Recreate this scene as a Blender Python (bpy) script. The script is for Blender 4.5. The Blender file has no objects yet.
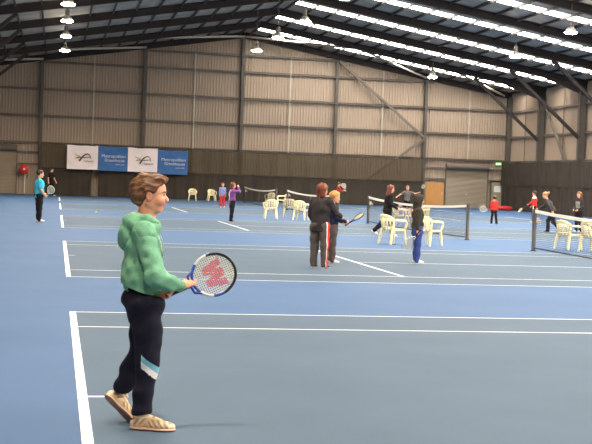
import bpy, bmesh, math, random
import numpy as np
from mathutils import Vector, Matrix, Euler
random.seed(7); np.random.seed(7)
SC = bpy.context.scene
COL = SC.collection
PI = math.pi

# ------------------------------------------------------------------ camera
F_PX, PITCH, YAW, ROLL, CAM_H = 1244.4, .0336, .1915, .0361, 1.5952
cam_d = bpy.data.cameras.new('camera'); cam = bpy.data.objects.new('camera', cam_d); COL.objects.link(cam)
cam_d.sensor_fit = 'HORIZONTAL'; cam_d.sensor_width = 36.0; cam_d.lens = 36.0 * F_PX / 592
cam_d.clip_start = .1; cam_d.clip_end = 400
R_ = Matrix.Rotation(-YAW, 3, 'Z') @ Matrix.Rotation(PI/2 - PITCH, 3, 'X') @ Matrix.Rotation(ROLL, 3, 'Z')
cam.matrix_world = Matrix.Translation((0, 0, CAM_H)) @ R_.to_4x4()
SC.camera = cam

# ------------------------------------------------------------------ materials
def lin(c):
    return tuple(((v/255)/12.92 if v/255 <= .04045 else ((v/255+.055)/1.055)**2.4) for v in c)
def mat(name, rgb, rough=.6, var=.12, scale=6., metal=0., bump=0., bscale=40., spec=.4, stretch=(1,1,1), emit=None):
    m = bpy.data.materials.new(name); m.use_nodes = True
    nt = m.node_tree; N = nt.nodes; L = nt.links
    b = N['Principled BSDF']; c = lin(rgb)
    b.inputs['Roughness'].default_value = rough; b.inputs['Metallic'].default_value = metal
    b.inputs['Specular IOR Level'].default_value = spec
    tc = N.new('ShaderNodeTexCoord'); mp = N.new('ShaderNodeMapping'); mp.inputs['Scale'].default_value = stretch
    L.new(tc.outputs['Object'], mp.inputs['Vector'])
    nz = N.new('ShaderNodeTexNoise'); nz.inputs['Scale'].default_value = scale; nz.inputs['Detail'].default_value = 4
    L.new(mp.outputs['Vector'], nz.inputs['Vector'])
    rp = N.new('ShaderNodeValToRGB')
    rp.color_ramp.elements[0].position = .25; rp.color_ramp.elements[1].position = .75
    rp.color_ramp.elements[0].color = (*[v*(1-var) for v in c], 1)
    rp.color_ramp.elements[1].color = (*[min(1, v*(1+var)) for v in c], 1)
    L.new(nz.outputs['Fac'], rp.inputs['Fac']); L.new(rp.outputs['Color'], b.inputs['Base Color'])
    if bump:
        n2 = N.new('ShaderNodeTexNoise'); n2.inputs['Scale'].default_value = bscale
        L.new(mp.outputs['Vector'], n2.inputs['Vector'])
        bp = N.new('ShaderNodeBump'); bp.inputs['Strength'].default_value = bump; bp.inputs['Distance'].default_value = .01
        L.new(n2.outputs['Fac'], bp.inputs['Height']); L.new(bp.outputs['Normal'], b.inputs['Normal'])
    if emit:
        b.inputs['Emission Color'].default_value = (*lin(emit[0]), 1); b.inputs['Emission Strength'].default_value = emit[1]
    return m
def see_through(m, cover):
    """woven netting: part of the light passes"""
    nt = m.node_tree; N = nt.nodes; L = nt.links
    out = N['Material Output']; b = N['Principled BSDF']
    tr = N.new('ShaderNodeBsdfTransparent'); mx = N.new('ShaderNodeMixShader')
    mx.inputs[0].default_value = cover
    L.new(tr.outputs[0], mx.inputs[1]); L.new(b.outputs[0], mx.inputs[2]); L.new(mx.outputs[0], out.inputs['Surface'])
    return mx
M = {}
M['blue'] = mat('blue_acrylic', (72,97,132), .7, .06, .7, spec=.05)
M['court'] = mat('grey_acrylic', (79,95,113), .7, .06, .8, spec=.035)
M['line'] = mat('line_paint', (214,216,212), .6, .05, 5)
M['wall'] = mat('wall_cladding', (172,153,134), .6, .07, .35, spec=.3)
M['girt'] = mat('girt_steel', (112,102,92), .55, .1, 2)
M['column'] = mat('column_steel', (96,88,80), .55, .1, 2)
M['rafter'] = mat('rafter_steel', (46,38,37), .6, .12, 1)
M['purlin'] = mat('purlin_steel', (56,50,50), .6, .1, 1)
M['roof'] = mat('roof_underside', (158,152,142), .6, .3, 1.2, spec=.3)
M['galv'] = mat('galvanised_tube', (190,180,165), .45, .08, 3)
M['skylight'] = mat('skylight_sheet', (235,240,245), .5, .02, 3, emit=((255,250,240), 11.))
M['netting'] = mat('curtain_netting', (82,70,52), .85, .14, 1.0, bump=.2, bscale=8)
see_through(M['netting'], .80)
M['skirt'] = mat('curtain_skirt', (58,50,40), .85, .16, 1.2, bump=.2, bscale=8)
M['roller'] = mat('roller_door', (158,143,122), .5, .08, .8)
M['plywood'] = mat('plywood_panel', (196,142,82), .6, .1, 2, stretch=(6,6,1))
M['red'] = mat('red_plastic', (205,52,46), .4, .06, 4)
M['white'] = mat('white_paint', (232,230,226), .5, .04, 4)
M['banner_white'] = mat('banner_white', (244,228,226), .7, .05, 2, bump=.1, bscale=6)
M['banner_blue'] = mat('banner_blue', (58,104,160), .7, .18, 2.2, bump=.1, bscale=6)
M['ink'] = mat('banner_ink', (92,78,66), .7, .1, 4)
M['ink_gold'] = mat('banner_gold_ink', (176,160,104), .7, .1, 4)
M['ink_white'] = mat('banner_white_ink', (214,216,228), .7, .05, 4)
M['exit'] = mat('exit_green', (70,190,80), .4, .03, 4, emit=((150,220,120), .35))
M['exit_txt'] = mat('exit_letters', (245,250,240), .4, .03, 4, emit=((240,255,235), .8))
M['lamp_shell'] = mat('lamp_reflector', (200,195,185), .35, .05, 4, metal=.4)
M['lamp_body'] = mat('lamp_housing', (120,112,105), .5, .08, 4)
M['bulb'] = mat('lamp_bulb', (255,250,235), .4, .01, 4, emit=((255,240,215), 60.))
M['plastic'] = mat('cream_plastic', (242,230,188), .38, .04, 3)
M['plastic_dull'] = mat('dull_plastic', (196,186,152), .45, .08, 4)  # duller, greyer tone of the cream plastic
M['post'] = mat('net_post', (26,30,34), .4, .1, 5)
M['tape'] = mat('net_tape', (226,222,214), .7, .05, 4)
M['strap'] = mat('net_strap', (110,108,104), .7, .05, 5)
M['cord'] = mat('net_cord', (40,40,42), .7, .1, 5)
def net_mat():
    m = mat('net_mesh', (44,44,46), .8, .08, 4)
    mx = see_through(m, .3); nt = m.node_tree; N = nt.nodes; L = nt.links
    tc = N.new('ShaderNodeTexCoord'); sp = N.new('ShaderNodeSeparateXYZ'); L.new(tc.outputs['Object'], sp.inputs[0])
    outs = []
    for ax in ('Y', 'Z'):
        d = N.new('ShaderNodeMath'); d.operation = 'DIVIDE'; d.inputs[1].default_value = .045; L.new(sp.outputs[ax], d.inputs[0])
        fr = N.new('ShaderNodeMath'); fr.operation = 'FRACT'; L.new(d.outputs[0], fr.inputs[0])
        lt = N.new('ShaderNodeMath'); lt.operation = 'LESS_THAN'; lt.inputs[1].default_value = .12; L.new(fr.outputs[0], lt.inputs[0]); outs.append(lt)
    a = N.new('ShaderNodeMath'); a.operation = 'MAXIMUM'; L.new(outs[0].outputs[0], a.inputs[0]); L.new(outs[1].outputs[0], a.inputs[1])
    L.new(a.outputs[0], mx.inputs[0]); return m
M['net'] = net_mat()
# people
def cloth(name, rgb, var=.14, scale=14, **k): return mat(name, rgb, .85, var, scale, spec=.2, bump=.25, bscale=120, **k)
M['skin'] = mat('skin', (222,160,132), .55, .05, 9, spec=.3)
M['skin_red'] = mat('skin_flushed', (220,148,124), .55, .05, 9, spec=.3)
M['lip'] = mat('lip', (192,104,96), .5, .05, 9)
M['eye_white'] = mat('eye_white', (225,218,212), .25, .02, 9)
M['iris'] = mat('iris', (58,44,36), .2, .05, 9)
M['hair_brown'] = mat('hair_brown', (104,70,46), .5, .45, 26, stretch=(.6,1.6,1.6), bump=.5, bscale=70)
M['hair_dark'] = mat('hair_dark', (52,40,34), .5, .3, 30)
M['hair_red'] = mat('hair_auburn', (112,58,40), .5, .3, 30)
M['hair_blond'] = mat('hair_blond', (206,146,88), .5, .25, 30)
M['hair_fair'] = mat('hair_fair', (168,122,80), .5, .25, 30)
M['hoodie'] = cloth('green_fleece', (112,166,136), .15, 28)
M['hood_in'] = cloth('hood_lining', (176,206,184), .1, 28)
M['rib'] = cloth('green_rib', (104,158,126), .1, 30)
M['navy'] = cloth('navy_track', (26,26,42), .15)
M['stripe_cyan'] = cloth('stripe_cyan', (120,184,206), .08)
M['stripe_white'] = cloth('stripe_white', (232,228,232), .05)
M['shoe'] = mat('shoe_mesh', (206,178,140), .75, .2, 40, bump=.3, bscale=160)
M['shoe_panel'] = mat('shoe_panel', (150,132,112), .7, .2, 50)
M['shoe_light'] = mat('shoe_overlay', (226,206,176), .6, .1, 30)
M['sole'] = mat('shoe_sole', (216,180,160), .6, .12, 20)
M['sole_dark'] = mat('outsole_rubber', (122,92,84), .7, .2, 30)
M['lace'] = mat('shoe_lace', (232,224,206), .7, .05, 20)
for n, c in dict(cyan=(64,176,206), black=(26,24,26), purple=(122,78,142), maroon=(92,44,56), lavender=(116,124,170), redcloth=(214,52,48),
                 rust=(150,62,50), charcoal=(50,46,48), greypant=(84,78,76), navytop=(34,38,66), olive=(56,52,46), bluepant=(52,70,132), greytee=(98,92,92),
                 darkgrey=(62,58,58), pattern=(126,124,120), brownpant=(84,72,70), redpant=(176,48,52), whitecloth=(226,220,216)).items():
    M[n] = cloth('cloth_'+n, c)
M['shoe_white'] = mat('shoe_white', (224,218,208), .6, .08, 20)
M['shoe_dark'] = mat('shoe_dark', (48,42,42), .6, .1, 20)
M['racket_blue'] = mat('racket_blue', (40,72,156), .3, .1, 12)
M['racket_black'] = mat('racket_black', (28,28,34), .3, .1, 12)
M['racket_silver'] = mat('racket_silver', (206,206,212), .3, .06, 12)
M['string'] = mat('racket_string', (206,200,176), .5, .04, 10)
M['string_red'] = mat('racket_stencil', (206,84,84), .5, .05, 10)
M['grip'] = mat('racket_grip', (36,36,44), .8, .1, 30)
M['ball'] = mat('tennis_ball', (214,222,120), .9, .1, 40, bump=.3, bscale=200)

# ------------------------------------------------------------------ mesh helpers
def link(name, verts, faces, m, parent=None, smooth=False, idx=None):
    me = bpy.data.meshes.new(name); me.from_pydata([tuple(v) for v in verts], [], faces)
    for q in (m if isinstance(m, (list, tuple)) else [m]): me.materials.append(q)
    if idx is not None: me.polygons.foreach_set('material_index', np.asarray(idx, dtype=np.int32))
    if smooth: me.polygons.foreach_set('use_smooth', np.ones(len(me.polygons), dtype=bool))
    me.update()
    o = bpy.data.objects.new(name, me); COL.objects.link(o)
    if parent: o.parent = parent
    return o
class MB:
    def __init__(s): s.v = []; s.f = []; s.i = []; s.mi = 0
    def add(s, vs, fs):
        o = len(s.v); s.v += [tuple(v) for v in vs]; s.f += [tuple(o+k for k in f) for f in fs]; s.i += [s.mi]*len(fs)
    def box(s, lo, hi):
        (a,b,c),(d,e,f) = lo, hi
        s.add([(a,b,c),(d,b,c),(d,e,c),(a,e,c),(a,b,f),(d,b,f),(d,e,f),(a,e,f)],
              [(0,3,2,1),(4,5,6,7),(0,1,5,4),(1,2,6,5),(2,3,7,6),(3,0,4,7)])
    def beam(s, p, q, w, h, up=(0,0,1), w2=None, h2=None):
        p = Vector(p); q = Vector(q); d = (q-p).normalized(); u = Vector(up)
        x = d.cross(u).normalized(); y = x.cross(d).normalized()
        w2 = w if w2 is None else w2; h2 = h if h2 is None else h2; vs = []
        for c, ww, hh in ((p,w,h),(q,w2,h2)):
            for sx, sy in ((-1,-1),(1,-1),(1,1),(-1,1)): vs.append(c + x*ww*.5*sx + y*hh*.5*sy)
        s.add(vs, [(0,1,2,3),(7,6,5,4),(0,4,5,1),(1,5,6,2),(2,6,7,3),(3,7,4,0)])
    def tube(s, pts, r, n=8, closed=False, ry=None, up=None):
        pts = [Vector(p) for p in pts]; k = len(pts)
        rs = r if isinstance(r, (list,tuple)) else [r]*k
        t0 = (pts[1]-pts[0]).normalized()
        u = Vector(up) if up is not None else (Vector((0,0,1)) if abs(t0.z) < .9 else Vector((1,0,0)))
        vs = []
        for i, p in enumerate(pts):
            if closed: t = (pts[(i+1)%k]-pts[i-1]).normalized()
            else: t = (pts[min(i+1,k-1)]-pts[max(i-1,0)]).normalized()
            x = t.cross(u)
            x = x.normalized() if x.length > 1e-6 else t.orthogonal().normalized()
            y = x.cross(t).normalized()
            if up is None: u = y
            for j in range(n):
                a = 2*PI*j/n; vs.append(p + x*math.cos(a)*rs[i] + y*math.sin(a)*(rs[i] if ry is None else ry*(rs[i]/max(rs))))
        fs = []
        for i in range(k if closed else k-1):
            for j in range(n):
                a = i*n+j; b = i*n+(j+1)%n; c = ((i+1)%k)*n+(j+1)%n; d = ((i+1)%k)*n+j; fs.append((a,d,c,b))
        if not closed: fs += [tuple(range(n)), tuple((k-1)*n+j for j in reversed(range(n)))]
        s.add(vs, fs)
    def lathe(s, c, prof, n=16):
        c = Vector(c); vs = []; k = len(prof)
        for r, z in prof:
            for j in range(n): a = 2*PI*j/n; vs.append(c+Vector((r*math.cos(a), r*math.sin(a), z)))
        fs = [(i*n+j, i*n+(j+1)%n, (i+1)*n+(j+1)%n, (i+1)*n+j) for i in range(k-1) for j in range(n)]
        fs += [tuple(reversed(range(n))), tuple((k-1)*n+j for j in range(n))]
        s.add(vs, fs)
    def build(s, name, m, parent=None, smooth=False): return link(name, s.v, s.f, m, parent, smooth, s.i)
def tag(o, label, cat, group=None):
    o['label'] = label; o['category'] = cat
    if group: o['group'] = group
    return o
def thing(name, label, cat, loc=(0,0,0), rz=0, group=None):
    o = bpy.data.objects.new(name, None); COL.objects.link(o); o.empty_display_size = .1
    o.location = loc; o.rotation_euler = (0,0,rz)
    return tag(o, label, cat, group)
def struct(o): o['kind'] = 'structure'; return o
def copy_tree(o, parent=None):
    c = o.copy(); COL.objects.link(c)
    if parent: c.parent = parent
    for ch in o.children: copy_tree(ch, c)
    return c
def text_mesh(name, body, size, m, parent, loc, align='CENTER', width=None):
    cu = bpy.data.curves.new(name, 'FONT'); cu.body = body; cu.size = size; cu.extrude = .004; cu.align_x = align; cu.resolution_u = 2
    t = bpy.data.objects.new(name+'_c', cu); COL.objects.link(t)
    me = bpy.data.meshes.new_from_object(t.evaluated_get(bpy.context.evaluated_depsgraph_get()))
    bpy.data.objects.remove(t); bpy.data.curves.remove(cu)
    me.name = name; me.materials.clear(); me.materials.append(m)
    if width:
        xs = [v.co.x for v in me.vertices]; k = width/(max(xs)-min(xs))
        for v in me.vertices: v.co.x *= k
    o = bpy.data.objects.new(name, me); COL.objects.link(o); o.parent = parent
    o.location = loc; o.rotation_euler = (PI/2, 0, 0); return o
# ------------------------------------------------------------------ the hall
XL, XR, YF, YB = -7.2, 32.3, -7.1, 86.0
APX, APZ, SLP, RDEP = 12.55, 11.72, .168, .42
def roof_z(x): return APZ - SLP*abs(x-APX)
BAY = 6.65
FR = [YB - BAY*k for k in range(15)]          # portal frames along the hall

# floor: one slab, its courts and lines painted
BX, TX, NX = .195, .195+23.77, .195+11.885
courts = [(14.43-10.97, 14.43), (19.24, 29.2), (36.38, 46.5), (53.74, 64.0), (69.34, 79.3)]
rects = []       # (x0,x1,y0,y1,mat) later ones on top
lw = .05
for (y0, y1), so in zip(courts, (.27, .22, .14, .05, .05)):
    rects.append((BX, TX, y0, y1, 1))
    a = 1.372; s0, s1 = y0+a, y1-a; mid = (y0+y1)/2
    for x in (BX, TX-.07): rects.append((x, x+.07, y0, y1, 2))
    for y in (y0, s0, s1-lw, y1-lw): rects.append((BX, TX, y, y+lw*.85, 2))
    for x in (BX+5.485+so, TX-5.485-lw): rects.append((x, x+.06, s0, s1, 2))
    rects.append((BX+5.485+so, TX-5.485, mid-lw/2, mid+lw/2, 2))
    for x in (BX, TX-.2): rects.append((x, x+.2, mid-lw/2, mid+lw/2, 2))
xs = sorted({XL-.5, XR+.5} | {r[0] for r in rects} | {r[1] for r in rects})
ys = sorted({YF-.5, YB+.5} | {r[2] for r in rects} | {r[3] for r in rects})
fv = [(x, y, 0) for y in ys for x in xs]; ff = []; fi = []
for j in range(len(ys)-1):
    for i in range(len(xs)-1):
        cx, cy = (xs[i]+xs[i+1])/2, (ys[j]+ys[j+1])/2; k = 0
        for r in rects:
            if r[0] < cx < r[1] and r[2] < cy < r[3]: k = r[4]
        n = len(xs); ff.append((j*n+i, j*n+i+1, (j+1)*n+i+1, (j+1)*n+i)); fi.append(k)
struct(link('floor', fv, ff, [M['blue'], M['court'], M['line']], idx=fi))

# ribbed cladding
def ribbed(name, p0, p1, top, inward, pitch=.2):
    p0 = Vector(p0); p1 = Vector(p1); L = (p1-p0).length; d = (p1-p0)/L; inn = Vector(inward); n = int(L/pitch)
    prof = []
    for k in range(n):
        for t, o in ((0,0),(.55,0),(.65,.045),(.9,.045)): prof.append((k*pitch+t*pitch, o))
    prof.append((L, 0))
    if abs(d.x) > .5: prof.append(((APX-p0.x)*d.x, 0)); prof.sort()
    vs = []; fs = []
    for t, o in prof:
        q = p0 + d*t + inn*o
        vs += [(q.x,q.y,0), (q.x,q.y,top(q))]
    for k in range(len(prof)-1): fs.append((2*k, 2*k+2, 2*k+3, 2*k+1))
    return struct(link(name, vs, fs, M['wall']))
wb = ribbed('wall_back', (XL,YB,0), (XR,YB,0), lambda q: roof_z(q.x)-.02, (0,-1,0))
wf = ribbed('wall_front', (XL,YF,0), (XR,YF,0), lambda q: roof_z(q.x)-.02, (0,1,0), .4)
wr = ribbed('wall_right', (XR,YF,0), (XR,YB,0), lambda q: roof_z(XR)-.02, (-1,0,0))
wl = ribbed('wall_left', (XL,YF,0), (XL,YB,0), lambda q: roof_z(XL)-.02, (1,0,0), .4)

# roof sheets, purlins
b = MB()
for s in (-1, 1):
    xe = XR+.3 if s > 0 else XL-.3
    vs = [(APX,YF-.3,APZ),(xe,YF-.3,roof_z(xe)),(xe,YB+.3,roof_z(xe)),(APX,YB+.3,APZ)]
    vs += [(x,y,z+.12) for x,y,z in vs]
    b.add(vs, [(0,1,2,3),(7,6,5,4),(0,4,5,1),(1,5,6,2),(2,6,7,3),(3,7,4,0)])
ceiling = struct(b.build('ceiling', M['roof']))
for s in (-1, 1):
    for k in range(17):
        x = APX + s*(.35+1.19*k)
        if x < XL or x > XR: continue
        z = roof_z(x)-.02
        p = MB(); p.box((x-.04, YF, z-.12), (x+.04, YB-.05, z)); p.build('purlin', M['purlin'], ceiling)
# skylight strips of translucent sheet across the sunny slope, one in each bay
for k, y in enumerate(FR[1:]):
    w = MB(); y0, y1 = y+2.9, y+3.9
    vs = [(APX+.5,y0,roof_z(APX+.5)-.012),(XR-.6,y0,roof_z(XR-.6)-.012),(XR-.6,y1,roof_z(XR-.6)-.012),(APX+.5,y1,roof_z(APX+.5)-.012)]
    w.add(vs, [(0,1,2,3)]); struct(w.build('window_%d' % (k+1), M['skylight']))

# portal frames: columns, rafters, knee braces
def i_beam(mb, p, q, dep, wid, up):
    p = Vector(p); q = Vector(q); d = (q-p).normalized(); u = Vector(up); u = (u-d*u.dot(d)).normalized()
    mb.beam(p+u*(dep/2-.012), q+u*(dep/2-.012), wid, .024, u)
    mb.beam(p-u*(dep/2-.012), q-u*(dep/2-.012), wid, .024, u)
    mb.beam(p, q, .014, dep, u)
for k, y in enumerate(FR):
    yy = y - .2 if k == 0 else y + (.2 if k == len(FR)-1 else 0)
    root = bpy.data.objects.new('trim_%d' % (k+1), None); COL.objects.link(root); struct(root)
    dz = RDEP/2
    for s, xe in ((1, XR-.1), (-1, XL+.1)):
        m = MB(); i_beam(m, (APX, yy, APZ-dz-.0), (xe, yy, roof_z(xe)-dz), RDEP-.02, .24, (0,0,1))
        if k: # haunch at the eaves
            xi = xe - s*3.2
            m.add([(xe,yy-.01,roof_z(xe)-dz-.2),(xi,yy-.01,roof_z(xi)-dz-.2),(xe,yy-.01,roof_z(xe)-dz-.8),
                   (xe,yy+.01,roof_z(xe)-dz-.2),(xi,yy+.01,roof_z(xi)-dz-.2),(xe,yy+.01,roof_z(xe)-dz-.8)],
                  [(0,1,2),(5,4,3),(0,3,4,1),(1,4,5,2),(2,5,3,0)])
        m.build('rafter', M['rafter'], root)
        if k:
            c = MB(); i_beam(c, (xe-s*.25, yy, 0), (xe-s*.25, yy, roof_z(xe)-.6), .5, .26, (1,0,0)); c.build('column', M['column'], root)
            kb = MB(); xa = xe-s*.45; xb = xe - s*5.1
            kb.beam((xa, yy, 4.85), (xb, yy, roof_z(xb)-RDEP-.02), .18, .18, (0,1,0)); kb.build('knee_brace', M['rafter'], root)
# gable wall framing
nt_ = 20
def trim(mb, m):
    global nt_
    o = struct(mb.build('trim_%d' % nt_, M[m])); nt_ += 1; return o
GX = [-1.1, 5.76, 12.5, 19.2, 25.75]
for x in GX:
    t = MB(); i_beam(t, (x, YB-.24, 0), (x, YB-.24, roof_z(x)-.45), .36, .2, (0,1,0)); trim(t, 'column')
t = MB(); t.box((XR-.4, YB-.4, 0), (XR-.08, YB-.08, roof_z(XR)-.3)); trim(t, 'column')
for z in (3.5, 5.32, 7.12, 8.95, 10.1):
    half = min((APZ-.45-z)/SLP, 40); x0 = max(XL, APX-half); x1 = min(XR, APX+half)
    t = MB(); t.box((x0, YB-.2, z-.07), (x1, YB-.05, z+.07)); t.box((x0, YB-.24, z+.045), (x1, YB-.2, z+.07)); t.box((x0,YB-.24,z-.07),(x1,YB-.2,z-.045))
    trim(t, 'girt')
for x in (2.35, 9.2, 15.9, 22.6, 29.05):     # slim bridging rods between the columns
    t = MB(); t.box((x-.04, YB-.21, 3.5), (x+.04, YB-.17, min(10.1, roof_z(x)-.5))); trim(t, 'galv')
for z in (2.05, 2.85):                          # short girts beside the doors
    for x0, x1 in ((-2.55, -1.1), (25.75, 27.4), (30.7, 32.2)):
        t = MB(); t.box((x0, YB-.2, z-.06), (x1, YB-.05, z+.06)); trim(t, 'girt')
for p, q in (((19.3, 10.0), (25.65, 4.95)), ((25.65, 4.85), (19.3, .1))):
    t = MB(); t.beam((p[0], YB-.5, p[1]), (q[0], YB-.5, q[1]), .16, .16, (0,1,0)); trim(t, 'girt')
# side wall girts and brace
for z in (3.45, 5.2, 7.0):
    t = MB(); t.box((XR-.2, YF, z-.07), (XR-.06, YB-.4, z+.07)); trim(t, 'girt')
for k in range(0, 6):
    y = FR[k]-BAY/2; t = MB(); t.box((XR-.2, y-.035, 3.45), (XR-.15, y+.035, roof_z(XR)-.3)); trim(t, 'girt')
t = MB(); t.beam((XR-.3, 78.9, 7.2), (XR-.3, 74.2, 2.4), .14, .14, (1,0,0)); trim(t, 'girt')
# roof bracing tubes of the last bay
gz = lambda x: roof_z(x)-.3
for x1, x0 in ((-1.1,-6.9), (5.76,-1.1), (12.5,5.76), (12.6,19.2), (25.75,19.2), (31.6,25.75)):
    m_ = MB(); m_.tube([(x1, FR[0]-.3, gz(x1)), (x0, FR[1]+.1, gz(x0))], .075, 8); trim(m_, 'galv')

# roller doors and the small doors
def roller(n, x0, x1, h, hz):
    d = MB(); k = int(h/.09)
    vs = []; fs = []
    for j in range(k+1):
        for dy, dz in ((-.0,0),(-.03,.045)):
            z = min(h, j*.09+dz); vs += [(x0, YB-.16+dy, z), (x1, YB-.16+dy, z)]
    for j in range(len(vs)//2-1): fs.append((2*j, 2*j+1, 2*j+3, 2*j+2))
    d.add(vs, fs); o = struct(d.build('door_%d' % n, M['roller']))
    g = MB(); g.lathe((0,0,0), [(.22,0),(.22,x1-x0+.1)], 14); r = g.build('roller_drum', M['girt'], o)
    r.rotation_euler = (0, PI/2, 0); r.location = (x0-.05, YB-.3, hz)
    for x in (x0-.06, x1+.0):
        f = MB(); f.box((x, YB-.24, 0), (x+.06, YB-.12, h)); f.build('guide_rail', M['girt'], o)
    hd = MB(); hd.box(((x0+x1)/2-.08, YB-.24, 1.0), ((x0+x1)/2+.08, YB-.19, 1.05)); hd.build('door_handle', M['galv'], o)
    return o
roller(1, -6.9, -2.65, 3.0, 3.08)
roller(2, 27.5, 30.6, 2.85, 2.98)
d = MB(); d.box((26.02, YB-.16, 0), (27.36, YB-.1, 1.76)); o = struct(d.build('door_3', M['plywood']))
d = MB(); d.box((27.2, YB-.19, .95), (27.26, YB-.16, 1.1)); d.build('door_handle', M['galv'], o)
d = MB(); d.box((30.95, YB-.16, 0), (31.95, YB-.1, 1.98)); o = struct(d.build('door_4', M['roller']))
d = MB(); d.box((31.15, YB-.18, 1.25), (31.65, YB-.155, 1.7)); d.build('vision_panel', M['white'], o)
for x in (30.87, 31.95):
    d = MB(); d.box((x, YB-.2, 0), (x+.08, YB-.08, 2.06)); d.build('door_frame', M['column'], o)
d = MB(); d.box((30.87, YB-.2, 1.98), (32.03, YB-.08, 2.06)); d.build('door_frame', M['column'], o)
d = MB(); d.box((31.8, YB-.22, .95), (31.88, YB-.16, 1.0)); d.build('door_handle', M['galv'], o)

# ------------------------------------------------------------------ curtains
def drape(p0, p1, z0, z1, amp, wl, inn, sag=0., seed=1, tilt0=0, tilt1=0):
    p0 = Vector((*p0,0)); p1 = Vector((*p1,0)); L = (p1-p0).length; d = (p1-p0)/L; inn = Vector((*inn,0)); rnd = random.Random(seed)
    n = int(L/.12); ph = rnd.random()*6; vs = []; fs = []; rows = 6
    for i in range(n+1):
        t = L*i/n
        w = math.sin(t*2*PI/wl+ph)+.6*math.sin(t*2*PI/(wl*.37)+1.3*ph)+.4*math.sin(t*2*PI/(wl*2.7))
        sg = sag*abs(math.sin(t*PI/3.3))
        for j in range(rows+1):
            v = j/rows; z = z0 + (z1-sg-z0)*v
            tt = t + (tilt0*(1-v) if i == 0 else 0) + (tilt1*(1-v) if i == n else 0)
            q = p0 + d*tt + inn*(amp*w*(1-.6*v)); vs.append((q.x, q.y, z))
    for i in range(n):
        for j in range(rows):
            a = i*(rows+1)+j; fs.append((a, a+rows+1, a+rows+2, a+1))
    return vs, fs
YC = 85.15
cur = thing('backdrop_curtain', 'long dark netting curtain hung along the gable wall behind the courts', 'curtain', (0,0,0))
for s, (z0, z1, x0, x1, t0, t1, m) in enumerate(((1.78,3.45,-1.05,25.6,0,0,'netting'), (.02,1.86,-1.05,2.42,0,-.28,'skirt'), (.02,1.86,2.8,25.6,0,0,'skirt'))):
    v, f = drape((x0,YC+(.06 if s else 0)), (x1,YC+(.06 if s else 0)), z0, z1, .045, 1.15, (0,-1), .09 if s == 0 else 0, s+3, t0, t1)
    o = link('netting' if s == 0 else 'skirt', v, f, M[m], cur, True)
rl = MB(); rl.tube([(-1.1, YC, 3.46), (25.7, YC, 3.46)], .02, 6); rl.build('hanging_wire', M['cord'], cur)
cur2 = thing('backdrop_curtain', 'dark netting curtain hung along the right side wall beyond the red tops', 'curtain', (0,0,0))
v, f = drape((XR-.72,YB-.5), (XR-.72,40), 1.75, 3.4, .04, 1.3, (-1,0), .05, 8); link('netting', v, f, M['skirt'], cur2, True)
v, f = drape((XR-.68,YB-.5), (XR-.68,40), .02, 1.84, .04, 1.1, (-1,0), 0, 9); link('skirt', v, f, M['skirt'], cur2, True)
rl = MB(); rl.tube([(XR-.72, YB-.4, 3.41), (XR-.72, 40, 3.41)], .02, 6); rl.build('hanging_wire', M['cord'], cur2)

# ------------------------------------------------------------------ banners
def banner(x0, x1, zt, zb, m, label):
    b = thing('hanging_banner', label, 'banner', ((x0+x1)/2, YC-.42, zb), 0, 'sponsor banners pinned to the curtain')
    w = x1-x0; h = zt-zb; n = 30; k = 16; vs = []; fs = []
    rn = random.Random(x0)
    p1, p2 = rn.random()*6, rn.random()*6
    for layer in (0, 1):
        for j in range(k+1):
            for i in range(n+1):
                u, vv = i/n, j/k
                off = .022*math.sin(u*5+p1+vv*2.2)+.013*math.sin(u*13-vv*7+p2)*(1-vv)+.02*math.sin((u+vv)*9)*(1-u)*(1-vv)
                top = -.035*math.sin(u*PI)*(vv) + .012*math.sin(u*PI*4)*vv
                vs.append((-w/2+w*u, off+.05+.006*layer, h*vv+top))
    N = (n+1)*(k+1)
    for j in range(k):
        for i in range(n):
            a = j*(n+1)+i; fs.append((a, a+1, a+n+2, a+n+1)); fs.append((N+a, N+a+n+1, N+a+n+2, N+a+1))
    link('sheet', vs, fs, M[m], b, True)
    e = MB()
    for sx in (-1, 1):
        e = MB(); e.tube([(sx*(w/2-.05), .0, h-.06), (sx*(w/2-.05), .36, h+.02)], .008, 6); e.build('tie_cord', M['white'], b)
    return b, w, h
def swoosh(b, w, h):
    def arc(pts, rr, nm, m):
        q = MB(); P = []
        for i in range(len(pts)-1):
            for t in np.linspace(0, 1, 6, endpoint=False): P.append([pts[i][c]+(pts[i+1][c]-pts[i][c])*t for c in (0,1)])
        P.append(list(pts[-1]))
        for _ in range(3): P = [P[0]]+[[(P[i-1][c]+2*P[i][c]+P[i+1][c])/4 for c in (0,1)] for i in range(1,len(P)-1)]+[P[-1]]
        r2 = [rr(i/(len(P)-1)) for i in range(len(P))]
        q.tube([(-w/2+w*x, -.012, h*(1-y)) for x, y in P], r2, 6, ry=.006, up=(0,1,0)); q.build(nm, M[m], b, True)
    arc([(.40,.66),(.47,.52),(.56,.40),(.66,.34),(.74,.40),(.78,.56)], lambda t: .045*(1-t)+.014, 'emblem_stroke', 'ink')
    arc([(.27,.55),(.40,.50),(.55,.52),(.70,.49),(.77,.50)], lambda t: .012+.012*math.sin(t*PI), 'emblem_stroke', 'ink')
    arc([(.24,.38),(.34,.42),(.44,.47),(.33,.50),(.27,.55)], lambda t: .02, 'emblem_stroke', 'ink_gold')
    text_mesh('lettering', 'TENNIS', .15, M['ink'], b, (.20*w, -.012, h*.31), width=.62)
def blurb(b, w, h):
    text_mesh('lettering', 'Metropolitan', .30, M['ink_white'], b, (.02*w, -.012, h*.55), width=w*.80)
    text_mesh('lettering', 'Greenhouse', .30, M['ink_white'], b, (.06*w, -.012, h*.38), width=w*.68)
    text_mesh('lettering', 'tennis club', .13, M['ink_white'], b, (.24*w, -.012, h*.25), width=w*.3)
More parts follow.
